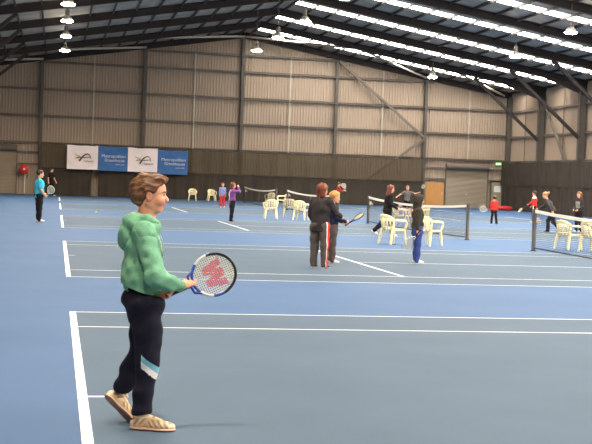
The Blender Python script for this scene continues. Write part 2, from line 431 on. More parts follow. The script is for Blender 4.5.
bs = [(.68, 2.72, 3.42, 1.80, 'banner_white', 'white emblem banner at the far left end of the banner row'),
      (2.74, 4.70, 3.40, 1.76, 'banner_blue', 'blue lettered banner hanging between the two white banners'),
      (4.72, 6.72, 3.40, 1.77, 'banner_white', 'white emblem banner hanging between the two blue banners'),
      (6.74, 8.78, 3.32, 1.68, 'banner_blue', 'blue lettered banner at the right end of the banner row')]
for x0, x1, zt, zb, m, lab in bs:
    b, w, h = banner(x0, x1, zt, zb, m, lab); (swoosh if 'white' in m else blurb)(b, w, h)

# ------------------------------------------------------------------ exit sign, hose reel, red bundle, balls
e = thing('exit_sign', 'lit green exit sign on the girt above the small door by the corner', 'sign', (31.35, YB-.32, 3.14))
q = MB(); q.box((-.22,-.04,.05),(.22,.04,.25)); q.build('housing', M['exit'], e)
for bx in (-.2, .16):
    q = MB(); q.box((bx,.04,.12),(bx+.04,.2,.18)); q.build('bracket', M['girt'], e)
text_mesh('lettering', 'EXIT', .16, M['exit_txt'], e, (0, -.045, .09), width=.34)
hr = thing('mounted_hose_reel', 'red fire hose reel mounted on the wall left of the curtain', 'hose reel', (-2.12, YB-.62, 1.68))
def disc(r0, r1, y0, y1, m, nm, ring=False):
    q = MB(); q.lathe((0,0,0), [(r0,0),(r1,0),(r1,y1-y0),(r0,y1-y0)], 24); o = q.build(nm, M[m], hr, True)
    o.rotation_euler = (PI/2,0,0); o.location = (0, y1, 0)
disc(.02,.33,-.16,-.13,'red','side_plate'); disc(.02,.33,.06,.09,'red','side_plate'); disc(.02,.26,-.13,.06,'shoe_dark','coiled_hose')
disc(.01,.07,-.2,-.16,'white','hub')
q = MB(); q.box((-.05,.09,-.05),(.05,.42,.05)); q.build('wall_bracket', M['column'], hr)
q = MB(); q.tube([(.05,.12,-.05),(.06,.12,-.5),(.04,.12,-1.0),(.04,.12,-1.62)], .035, 8); q.build('supply_pipe', M['white'], hr)
q = MB(); q.tube([(.2,-.05,-.2),(.24,-.05,-.5),(.16,-.05,-.62)], .02, 8); q.build('nozzle', M['shoe_dark'], hr)
q = MB()
rb = thing('kit_bag', 'low red kit bag on the floor at the foot of the curtain by the corner', 'bag', (30.75, 82.3, 0), -.1)
q = MB(); n = 12
q.tube([(-.5,0,.14),(-.47,0,.15),(-.2,0,.17),(.2,0,.165),(.47,0,.15),(.5,0,.14)], [.06,.13,.165,.165,.13,.06], 12); q.build('body', M['red'], rb, True)
q = MB(); q.tube([(-.2,-.1,.28),(-.15,-.06,.36),(.15,-.06,.36),(.2,-.1,.28)], .014, 6); q.build('handle', M['shoe_dark'], rb, True)
def ball(loc, lab):
    me = bpy.data.meshes.new('tennis_ball'); bm = bmesh.new(); bmesh.ops.create_icosphere(bm, subdivisions=3, radius=.034)
    bm.to_mesh(me); bm.free(); me.materials.append(M['ball']); me.polygons.foreach_set('use_smooth', np.ones(len(me.polygons), dtype=bool))
    o = bpy.data.objects.new('tennis_ball', me); COL.objects.link(o); o.location = loc; return tag(o, lab, 'ball')
ball((1.62, 50.3, .034), 'tennis ball lying on the court near the cyan-shirted boy')

# ------------------------------------------------------------------ lamps
lamp_xyz = [((.29,53.1,8.75),'first from the camera in the left row'), ((.29,58.9,8.75),'second from the camera in the left row'), ((.29,65.6,8.75),'third in the left row, second from the gable'), ((.29,73.3,8.75),'hanging lowest in the picture in the left row'),
            ((10.55,54.1,8.75),'right above the ridge line, nearest of the ridge row'), ((10.55,60.8,8.75),'in the middle of the ridge row'), ((10.55,67.5,8.75),'farthest of the ridge row, in front of the gable column'),
            ((22.4,52.6,8.8),'nearest of the right row, at the top right'), ((22.6,59.9,8.4),'middle of the right row, in front of a skylight strip'), ((22.4,73.4,8.35),'farthest of the right row, above the gable brace')]
for y in (46.4, 39.7, 33.1, 26.4, 19.8, 13.1, 6.5, -.2):     # rows carried on overhead, lamps added to light the near courts
    for x, z in ((.29,8.75),(10.55,8.75),(22.3,8.5)): lamp_xyz.append(((x,y,z), None))
lp = None
for (x,y,z), lab in lamp_xyz:
    if lp is None:
        lp = thing('hanging_lamp', '', 'lamp', (0,0,0), 0, 'high bay lamps under the roof')
        q = MB(); q.lathe((0,0,0), [(.24,-.02),(.27,0),(.2,.16),(.1,.27),(.08,.27),(.18,.15),(.25,.0)], 18); q.build('reflector', M['lamp_shell'], lp, True)
        q = MB(); q.lathe((0,0,0), [(.09,.26),(.1,.28),(.1,.5),(.06,.56),(.02,.58)], 12); q.build('ballast', M['lamp_body'], lp, True)
        q = MB(); q.lathe((0,0,0), [(.03,-.065),(.2,-.05),(.27,-.02),(.29,.01),(.23,.05),(.05,.08)], 16); q.build('lamp_lens', M['bulb'], lp, True)
        q = MB(); q.tube([(0,0,.56),(0,0,1.0)], .015, 6); st = q.build('stem', M['lamp_body'], lp)
        o = lp
    else: o = copy_tree(lp)
    z -= .18; o.location = (x,y,z); o['label'] = 'bright high bay lamp ' + lab if lab else 'high bay lamp added overhead, above the picture, to light the near courts'
    if not lab: o['group'] = 'high bay lamps added overhead to light the near courts'
    for ch in o.children:
        if ch.name.startswith('stem'): ch.scale = (1,1,1); ch.location = (0,0,0); ch.scale.z = 1; hgt = roof_z(x)-z-.2
        if ch.name.startswith('stem'): ch.scale.z = (hgt-.56)/.44; ch.location.z = .56-.56*ch.scale.z
    ld = bpy.data.lights.new('high_bay_light', 'SPOT'); ld.energy = 330 if y < 45 else (560 if x < 5 else 190); ld.color = (1,.86,.68); ld.spot_size = 2.9; ld.spot_blend = .6; ld.shadow_soft_size = .22
    lo = bpy.data.objects.new('high_bay_light', ld); COL.objects.link(lo); lo.parent = o; lo.location = (0,0,-.16)

# ------------------------------------------------------------------ tennis nets
def net(y0, y1, label):
    L = y1-y0; t = thing('tennis_net', label, 'net', (NX, y0, 0), 0, 'tennis nets')
    top = lambda s: 1.05 - .135*(1-abs(2*s/L-1)**2.2)
    n = 40; vs = []; fs = []
    for i in range(n+1):
        s = L*i/n; zb = .02 + .03*abs(2*i/n-1)
        for z in (zb, top(s)-.03): vs += [(-.004, s, z), (.004, s, z)]
    for i in range(n):
        a = 4*i; fs += [(a, a+4, a+6, a+2)]
    link('mesh', vs, fs, M['net'], t)
    q = MB()
    for i in range(n):
        s0, s1 = L*i/n, L*(i+1)/n
        q.beam((0,s0,top(s0)-.035), (0,s1,top(s1)-.035), .03, .075)
    q.build('tape', M['tape'], t)
    q = MB(); q.tube([(0, L*i/n, .03+.05*abs(2*i/n-1)) for i in range(n+1)], .016, 6); q.build('bottom_cord', M['cord'], t)
    q = MB(); q.beam((0,L/2,0),(0,L/2,top(L/2)-.07), .012, .04, (0,1,0)); q.build('centre_strap', M['strap'], t)
    for s, sg in ((0,-1),(L,1)):
        q = MB(); q.lathe((0, s+sg*.05, 0), [(.09,0),(.09,.015),(.058,.02),(.058,1.06),(.045,1.08),(.02,1.085)], 14); p = q.build('post', M['post'], t, True)
        if sg > 0:
            q = MB(); q.box((.03, s, .72), (.11, s+.1, .86)); q.tube([(.1,s+.05,.79),(.17,s+.05,.79),(.17,s+.05,.68)], .01, 6); q.build('winder', M['galv'], p)
    return t
net(courts[1][0]-.9, courts[1][1]+.92, 'tennis net at the right edge, its far post beside the crouching runner')
net(courts[2][0]-.9, courts[2][1]+.92, 'tennis net between the running auburn-haired player and the hooded child')
net(courts[3][0]-.9, courts[3][1]+.92, 'tennis net behind the pair with one racket, left of the dark post')
net(courts[4][0]-.9, courts[4][1]+.92, 'farthest tennis net, close to the curtain behind the group of chairs')

# ------------------------------------------------------------------ monobloc chairs
def make_chair(m):
    t = thing('plastic_chair', '', 'chair', (0,0,0), 0, 'plastic chairs beside the nets'); mt = M[m]
    n = 10; vs = []; fs = []; q = MB()
    for lay in (0, 1):
        for i in range(n+1):
            for j in range(n+1):
                u, v = i/n, j/n; x = -.22+.46*u; w = .20+.035*u
                y = (2*v-1)*w
                z = .42 + .02*u - .035*math.sin(v*PI)*math.sin(min(1,u*1.1)*PI)**.5*.8 - (.02*max(0,u-.85)/.15 if u > .85 else 0) - lay*.018
                vs.append((x,y,z))
    N = (n+1)**2
    for i in range(n):
        for j in range(n):
            a = i*(n+1)+j; fs += [(a, a+n+1, a+n+2, a+1), (N+a, N+a+1, N+a+n+2, N+a+n+1)]
    for i in range(n):
        for a, b in (((i)*(n+1), (i+1)*(n+1)), ((i+1)*(n+1)+n, i*(n+1)+n), (i+1, i), (n*(n+1)+i, n*(n+1)+i+1)): fs.append((a, N+a, N+b, b))
    q.add(vs, fs)
    for sy in (-1, 1): q.beam((-.2, sy*.2, .4), (.22, sy*.235, .41), .02, .06)
    q.build('seat', mt, t, True)
    for sx, sy in ((-1,-1),(-1,1),(1,-1),(1,1)):
        q = MB(); top = (.225*sx if sx > 0 else -.2, .215*sy, .43); bot = (.27*sx if sx > 0 else -.285, .265*sy, 0)
        q.beam(top, bot, .075, .05, (1,0,0), .038, .038); q.build('leg', mt, t)
    # curved back with open slots
    q = MB()
    def bp(a, z): # a from -1..1 round the back
        th = a*1.15; r = .265
        return Vector((-.02 - r*math.cos(th) - (z-.42)*.22, r*1.02*math.sin(th)/math.sin(1.15)*.95, z))
    arch = [bp(a, .80-.13*abs(a)**3) for a in np.linspace(-1,1,17)]
    q.tube(arch, .03, 8, ry=.016, up=(0,0,1)) if False else q.tube(arch, .026, 8)
    arch2 = [bp(a, .765-.13*abs(a)**3) for a in np.linspace(-1,1,17)]; q.tube(arch2, .028, 8)
    for a in (-.62,-.31,0,.31,.62): q.beam(bp(a,.42), bp(a,.78-.1*abs(a)**3), .068, .012, (1,0,0))
    low = [bp(a, .47) for a in np.linspace(-.9,.9,13)]; q.tube(low, .02, 8)
    q.build('backrest', mt, t, True)
    for sy in (-1, 1):
        q = MB(); s0 = bp(sy*1.0, .67)
        q.tube([s0+Vector((-.02,0,.0)), s0+Vector((.08,sy*.03,-.005)), (.12, sy*.285, .655), (.22, sy*.285, .645), (.265, sy*.28, .60), (.262, sy*.262, .5), (.235, sy*.235, .41)],
               [.026,.034,.036,.034,.03,.028,.03], 8); q.build('armrest', mt, t, True)
        q = MB(); q.beam(bp(sy*.98,.68), (-.19, sy*.205, .41), .05, .014, (1,0,0)); q.build('back_upright', mt, t, True)
    return t
def ground(px, py):
    u, v = px-296, py-222; c, s = math.cos(ROLL), math.sin(ROLL)
    a = (c*u+s*v)/F_PX; z = -(-s*u+c*v)/F_PX
    y = math.cos(PITCH)+math.sin(PITCH)*z; z = -math.sin(PITCH)+math.cos(PITCH)*z
    d = Vector((math.cos(YAW)*a+math.sin(YAW)*y, -math.sin(YAW)*a+math.cos(YAW)*y, z)); k = -CAM_H/d.z
    return Vector((d.x*k, d.y*k, 0))
chs = [((192.3,200.6), -95, 'plastic', 'left one of the two chairs alone in front of the curtain'),
       ((211.5,201.2), -85, 'plastic', 'chair in front of the curtain, nearest the small girl in red trousers'),
       ((270.3,218.7), 88, 'plastic', 'cream chair just right of the purple-topped girl, whole back showing'),
       ((289.0,217.2), 80, 'plastic_dull', 'dull grey chair standing left of the adult in the dark jacket'),
       ((300.8,220.2), 60, 'plastic', 'cream chair partly hidden behind the adult in the dark jacket'),
       ((270.0,205.4), 100, 'plastic_dull', 'dull grey chair by the farthest net, behind the whole cream chair'),
       ((281.5,206.8), 175, 'plastic', 'cream chair seen side-on by the farthest net'),
       ((392.3,244.2), 25, 'plastic', 'cream chair in front of the running auburn-haired player'),
       ((428.5,245.6), 35, 'plastic', 'cream chair standing right behind the hooded child'),
       ((400.5,226.2), -30, 'plastic_dull', 'pale chair behind the net, between the runner and the hooded child'),
       ((420.5,226.5), -150, 'plastic_dull', 'pale chair behind the net tape, mostly hidden by the hooded child'),
       ((568.0,249.5), 25, 'plastic', 'cream chair behind the net at the right edge, whole in view'),
       ((592.5,252.0), 30, 'plastic', 'cream chair cut off by the right edge of the picture')]
proto = {}
for p, deg, m, lab in chs:
    if m in proto: o = copy_tree(proto[m])
    else: o = proto[m] = make_chair(m)
    o.location = ground(*p); o.rotation_euler = (0,0,math.radians(deg)); o['label'] = lab; o.scale = (.94,.94,.96)
# ------------------------------------------------------------------ implicit surfaces for bodies and clothes
class Field:
    def __init__(s, vox): s.vox = vox; s.ops = []
    def cone(s, a, b, ra, rb, k=.02, sq=None, sub=False): s.ops.append(('c', np.array(a,float), np.array(b,float), ra, rb, k, sq, sub)); return s
    def ell(s, c, r, R=None, k=.02, sub=False): s.ops.append(('e', np.array(c,float), np.array(r,float), None if R is None else np.array(R,float), None, k, None, sub)); return s
    def cut(s, n, p): s.ops.append(('h', np.array(n,float), np.array(p,float), None, None, 0, None, True)); return s   # removes the side n points to
    def noise(s, f): s.ops.append(('n', f, None, None, None, 0, None, False)); return s
    def _bb(s, o):
        if o[0] == 'c':
            r = max(o[3], o[4]); lo = np.minimum(o[1], o[2])-r; hi = np.maximum(o[1], o[2])+r
        else: r = max(o[2]); lo = o[1]-r; hi = o[1]+r
        return lo, hi
    def grid(s):
        lo = np.full(3, 1e9); hi = -lo
        for o in s.ops:
            if o[0] in 'ce' and not o[7]:
                a, b = s._bb(o); lo = np.minimum(lo, a); hi = np.maximum(hi, b)
        v = s.vox; lo = lo-v*3; n = np.ceil((hi+v*3-lo)/v).astype(int)+1
        ax = [lo[i]+v*np.arange(n[i]) for i in range(3)]
        G = np.full(n, .5, dtype=np.float32)
        for o in s.ops:
            if o[0] == 'n':
                G += o[1](ax[0][:,None,None], ax[1][None,:,None], ax[2][None,None,:]).astype(np.float32); continue
            if o[0] == 'h':
                d = ((ax[0]-o[2][0])*o[1][0])[:,None,None]+((ax[1]-o[2][1])*o[1][1])[None,:,None]+((ax[2]-o[2][2])*o[1][2])[None,None,:]
                G = np.maximum(G, d.astype(np.float32)); continue
            a, b = s._bb(o); m = o[5]*1.5+v*4
            i0 = np.clip(np.floor((a-m-lo)/v).astype(int), 0, n); i1 = np.clip(np.ceil((b+m-lo)/v).astype(int)+1, 0, n)
            if (i1 <= i0).any(): continue
            sl = tuple(slice(i0[i], i1[i]) for i in range(3))
            X = ax[0][sl[0]][:,None,None]; Y = ax[1][sl[1]][None,:,None]; Z = ax[2][sl[2]][None,None,:]
            if o[0] == 'c':
                A, B = o[1], o[2]; px, py, pz = X-A[0], Y-A[1], Z-A[2]; ba = B-A
                if o[6] is not None:
                    nn, f = o[6]; nn = np.array(nn,float); nn /= np.linalg.norm(nn); q = (px*nn[0]+py*nn[1]+pz*nn[2])*(1/f-1)
                    px = px+q*nn[0]; py = py+q*nn[1]; pz = pz+q*nn[2]; ba = ba+nn*(ba@nn)*(1/f-1)
                t = np.clip((px*ba[0]+py*ba[1]+pz*ba[2])/max(ba@ba,1e-9), 0, 1)
                D = np.sqrt((px-t*ba[0])**2+(py-t*ba[1])**2+(pz-t*ba[2])**2)-(o[3]+(o[4]-o[3])*t)
                if o[6] is not None: D = D*min(1, max(.5, o[6][1]))
            else:
                px, py, pz = X-o[1][0], Y-o[1][1], Z-o[1][2]
                if o[3] is not None:
                    R = o[3]; px, py, pz = (R[0][0]*px+R[0][1]*py+R[0][2]*pz, R[1][0]*px+R[1][1]*py+R[1][2]*pz, R[2][0]*px+R[2][1]*py+R[2][2]*pz)
                r = o[2]; k0 = np.sqrt((px/r[0])**2+(py/r[1])**2+(pz/r[2])**2); k1 = np.sqrt((px/r[0]**2)**2+(py/r[1]**2)**2+(pz/r[2]**2)**2)+1e-9
                D = k0*(k0-1)/k1
            S = G[sl]; k = max(o[5], 1e-4); sg = -1 if o[7] else 1
            S2 = S*sg; h = np.maximum(k-np.abs(S2-D), 0)/k
            G[sl] = (sg*(np.minimum(S2, D)-h*h*k*.25)).astype(np.float32)
        return G, lo
    def mesh(s):
        G, lo = s.grid(); v = s.vox; IN = G < 0
        n = np.array(G.shape); c = n-1
        acc = np.zeros((*c, 3), np.float32); cnt = np.zeros(c, np.float32)
        quads = []
        for ax in range(3):
            sl0 = [slice(None)]*3; sl1 = [slice(None)]*3; sl0[ax] = slice(0,-1); sl1[ax] = slice(1,None)
            a, b = G[tuple(sl0)], G[tuple(sl1)]; cr = IN[tuple(sl0)] != IN[tuple(sl1)]
            I = np.argwhere(cr); t = (a[cr]/(a[cr]-b[cr])); P = I.astype(np.float32); P[:,ax] += t
            u, w = [(1,2),(2,0),(0,1)][ax]
            ok = (I[:,u] > 0) & (I[:,w] > 0) & (I[:,u] < c[u]) & (I[:,w] < c[w]); I, P = I[ok], P[ok]; ins = IN[tuple(sl0)][cr][ok]
            q = []
            for du, dw in ((-1,-1),(0,-1),(0,0),(-1,0)):
                J = I.copy(); J[:,u] += du; J[:,w] += dw
                idx = (J[:,0]*c[1]+J[:,1])*c[2]+J[:,2]; q.append(idx)
                np.add.at(acc.reshape(-1,3), idx, P); np.add.at(cnt.reshape(-1), idx, 1)
            Q = np.stack(q, 1); Q[~ins] = Q[~ins][:,::-1]; quads.append(Q)
        Q = np.concatenate(quads); used = np.flatnonzero(cnt.reshape(-1) > 0); mp = np.full(cnt.size, -1); mp[used] = np.arange(len(used))
        V = acc.reshape(-1,3)[used]/cnt.reshape(-1)[used][:,None]
        return V*v+lo, mp[Q]
    def build(s, name, m, parent, paint=None):
        V, Q = s.mesh(); idx = None
        if paint is not None: idx = paint(V[Q].mean(1))
        return link(name, V.tolist(), Q.tolist(), m, parent, True, idx)

def unit(v): v = np.array(v, float); return v/np.linalg.norm(v)
def fold(amp, *waves):
    def f(X, Y, Z):
        s = 0
        for (a, b, c, p) in waves: s = s + np.sin(a*X+b*Y+c*Z+p+1.3*np.sin(.4*c*X-.35*a*Z+.3*b*Y))
        return amp*s
    return f

def head_prims(F, o, f, l, u, HL, detail=True):
    """o = chin point on the head's axis; f, l, u = unit axes"""
    o = np.array(o); R = np.array([f, l, u])
    P = lambda x, y, z: o+HL*(x*f+y*l+z*u)
    E = lambda c, r, k=.03, sub=False: F.ell(P(*c), np.array(r)*HL, R, k*HL*4, sub)
    E((-.06,0,.655), (.43,.345,.345)); E((.09,0,.40), (.285,.275,.38)); E((.22,0,.10), (.10,.12,.09))
    F.cone(P(-.06,.21,.26), P(.2,.07,.09), .085*HL, .08*HL, .06*HL); F.cone(P(-.06,-.21,.26), P(.2,-.07,.09), .085*HL, .08*HL, .06*HL)
    F.cone(P(.33,0,.50), P(.425,0,.375), .032*HL, .05*HL, .03*HL); F.ell(P(.41,0,.345), np.array((.06,.075,.045))*HL, R, .02*HL)
    E((.27,0,.575), (.09,.2,.06), .015); 
    F.ell(P(.335,0,.235), np.array((.05,.095,.03))*HL, R, .015*HL); F.ell(P(.322,0,.185), np.array((.048,.08,.03))*HL, R, .015*HL)
    for s in (-1, 1):
        E((.24,s*.15,.36), (.09,.09,.09), .015)
        F.ell(P(.335,s*.135,.475), np.array((.05,.075,.045))*HL, R, .02*HL, True)
        e = unit(f*.35+l*s*.12+u*.0); Re = np.array([unit(f-.0*l), l, u])
        F.ell(P(-.03,s*.335,.445), np.array((.085,.04,.135))*HL, Re, .015*HL); F.ell(P(-.02,s*.375,.455), np.array((.045,.022,.08))*HL, Re, .01*HL, True)
def hand_prims(F, w, d, n, t, S=1., curl=(.35,.5,.4), thumb=None, k=.006):
    """w wrist, d finger direction, n palm normal (palm side), t thumb side; S = hand length / 0.17"""
    w = np.array(w,float); d = unit(d); n = unit(np.array(n)-d*(np.array(n)@d)); t = np.array(t, float); t = unit(t-d*(t@d)-n*(t@n)); u = S
    F.ell(w+d*.042*u, (.048*u,.037*u,.015*u), np.array([d,t,n]), .012*u)
    F.cone(w-d*.01*u, w+d*.03*u, .021*u, .022*u, .015*u)
    for i, (off, L) in enumerate(((.027,.066),(.009,.074),(-.009,.068),(-.026,.053))):
        p = w+d*(.08-.006*abs(i-1))*u+t*off*u; a = 0; r = .0088*u
        dirv = d
        for j, (fr, c) in enumerate(zip((.45,.32,.25), curl)):
            a += c; dirv = d*math.cos(a)+n*math.sin(a); q = p+dirv*L*fr*u
            F.cone(p, q, r, r*.9, k*.5); p = q; r *= .9
    b = w+d*.022*u+t*.024*u+n*.006*u
    th = thumb if thumb else (.75,.75,.45)
    m = b+unit(d*th[0]+t*th[1]+n*th[2])*.036*u; e = m+unit(d*1.0+t*.1+n*(th[2]+.3))*.028*u
    F.cone(b, m, .0125*u, .0105*u, .008*u); F.cone(m, e, .0105*u, .008*u, .004*u)
def shoe(name, parent, heel, fw, up, L, ms, msole, vox=.006, lace=None):
    heel = np.array(heel,float); fw = unit(fw); up = unit(np.array(up)-fw*(np.array(up)@fw)); sd = np.cross(up, fw)
    R = np.array([fw, sd, up]); P = lambda x, y, z: heel+L*(x*fw+y*sd+z*up)
    S = Field(vox)
    S.ell(P(.17,0,.13), np.array((.17,.135,.15))*L, R, .05*L); S.ell(P(.68,0,.10), np.array((.31,.17,.115))*L, R, .08*L); S.ell(P(.42,0,.14), np.array((.28,.14,.12))*L, R, .08*L)
    S.cone(P(.2,0,.2), P(.24,0,.38), .135*L, .13*L, .05*L); S.cone(P(.3,0,.28), P(.62,0,.17), .10*L, .09*L, .05*L)
    S.cut(-up, P(0,0,.045))
    def panels(C):
        x, z, y = ((C-heel)@fw)/L, ((C-heel)@up)/L, ((C-heel)@sd)/L; idx = np.zeros(len(C), int)
        idx[(x > .42) & (x < .92) & (z > .09) & (z < .24) & (((x*1.0+z*.8)*9) % 1 < .5)] = 1
        idx[(x < .36) & (z > .14) & (z < .30) & (((x-z*.7)*8) % 1 < .45)] = 1
        idx[(x > .30) & (x < .55) & (np.abs(y) < .06)] = 1
        idx[(x > .86) & (z < .16)] = 2; idx[(x < .1) & (z < .2)] = 2; idx[(np.abs(z-.30) < .03) & (x < .5)] = 2
        return idx
    o = S.build(name, ms, parent, panels if isinstance(ms, list) else None)
    T = Field(vox); T.ell(P(.2,0,.04), np.array((.21,.15,.075))*L, R, .04*L); T.ell(P(.70,0,.04), np.array((.30,.18,.075))*L, R, .06*L); T.ell(P(.45,0,.04), np.array((.3,.135,.07))*L, R, .06*L)
    T.cut(-up, P(0,0,0)); T.cut(up, P(0,0,.085))
    T.build('sole', msole, o, (lambda C: ((C-heel)@up < .035*L).astype(int)) if isinstance(msole, list) else None)
    if lace:
        q = MB()
        for i in range(5):
            x = .36+.07*i; z = .375-.075*i+.0
            q.tube([P(x,-.085,z-.045), P(x+.02,-.04,z), P(x+.02,.04,z), P(x,.085,z-.045)], .0035, 5)
        q.tube([P(.36,.0,.38),P(.37,.08,.40),P(.42,.12,.33),P(.43,.05,.335)], .003, 5); q.tube([P(.36,.0,.38),P(.37,-.08,.40),P(.43,-.12,.33),P(.43,-.05,.335)], .003, 5)
        q.build('lace', lace, o, True)
    return o

# ------------------------------------------------------------------ rackets
def racket(label, loc, axis, normal, total=.62, hw=.125, hl=.15, frame='racket_black', letters=False, group=None, tube=.010, sr=.0009, grip_at=.09):
    """loc = where the hand holds it (grip_at above the butt), axis = towards the tip"""
    a = Vector(axis).normalized(); n = Vector(normal); n = (n-a*n.dot(a)).normalized(); x = a.cross(n).normalized()
    t = thing('tennis_racket', label, 'racket', (0,0,0), 0, group)
    t.matrix_world = Matrix(((x.x,a.x,n.x,loc[0]),(x.y,a.y,n.y,loc[1]),(x.z,a.z,n.z,loc[2]),(0,0,0,1)))
    B = -grip_at; C = B+total-hl; gl = min(.2, total*.33)
    if letters: gl = .15
    q = MB(); pts = [(hw*math.sin(th), C-hl*math.cos(th), 0) for th in np.linspace(0, 2*PI, 49)[:-1]]
    q.tube(pts, tube, 8, True, ry=tube*1.0, up=(0,0,1))
    fr = q.build('frame', [M[frame]], t, True)
    if letters:
        me = fr.data; me.materials.append(M['racket_silver']); me.materials.append(M['racket_black'])
        for p in me.polygons:
            an = math.atan2(p.center.x, -(p.center.y-C)); d = math.degrees(an)
            # silver decals at the shoulders, black bumper round the tip
            p.material_index = 2 if abs(d) > 95 else (1 if (28 < d < 62 or -92 < d < -52) else 0)
    q = MB()
    for s in (-1, 1):
        th = s*.62; q.tube([(hw*math.sin(th), C-hl*math.cos(th), 0), (hw*.42*s, C-hl*1.12, 0), (.013*s, B+gl+.02, 0), (.006*s, B+gl-.01, 0)], [tube, tube*1.0, tube*.95, tube*.9], 8, up=(0,0,1))
    q.build('throat', M[frame], t, True)
    q = MB(); q.tube([(0,B,0),(0,B+.012,0),(0,B+.016,0),(0,B+gl,0)], [.018,.018,.0155,.0145], 8, up=(0,0,1)); q.build('grip', M['grip'], t)
    q = MB()
    def inW(u, v): # u across, v along the axis, both -1..1 in the letter's box
        if abs(u) > 1 or abs(v) > 1: return False
        k = (v+1)/2
        return any(abs(u-(c0+(c1-c0)*k)) < .235 for c0, c1 in ((-.40,-.78),(-.40,-.04),(.40,.04),(.40,.78)))
    def strand(fn, lim, horizontal):
        m = 40 if letters else 1
        for i in range(m):
            s0, s1 = -lim+2*lim*i/m, -lim+2*lim*(i+1)/m; p0, p1 = fn(s0), fn(s1); c = fn((s0+s1)/2)
            q.mi = 1 if letters and inW(c[0]/(hw*.70), (c[1]-C)/(hl*.44)) else 0
            w_ = sr*(3.2 if q.mi else 2); q.beam(p0, p1, w_, w_, (0,0,1))
    NX_, NY_ = (18, 20) if total > .1 and (letters or sr < .002) else (8, 10)
    for i in range(NX_):
        x0 = hw*(-.9+1.8*i/(NX_-1)); lim = hl*math.sqrt(1-(x0/hw)**2); strand(lambda s: (x0, C+s, .001), lim, False)
    for i in range(NY_):
        y0 = hl*(-.92+1.84*i/(NY_-1)); lim = hw*math.sqrt(1-(y0/hl)**2); strand(lambda s: (s, C+y0, -.001), lim, True)
    q.build('strings', [M['string'], M['string_red']], t)
    return t

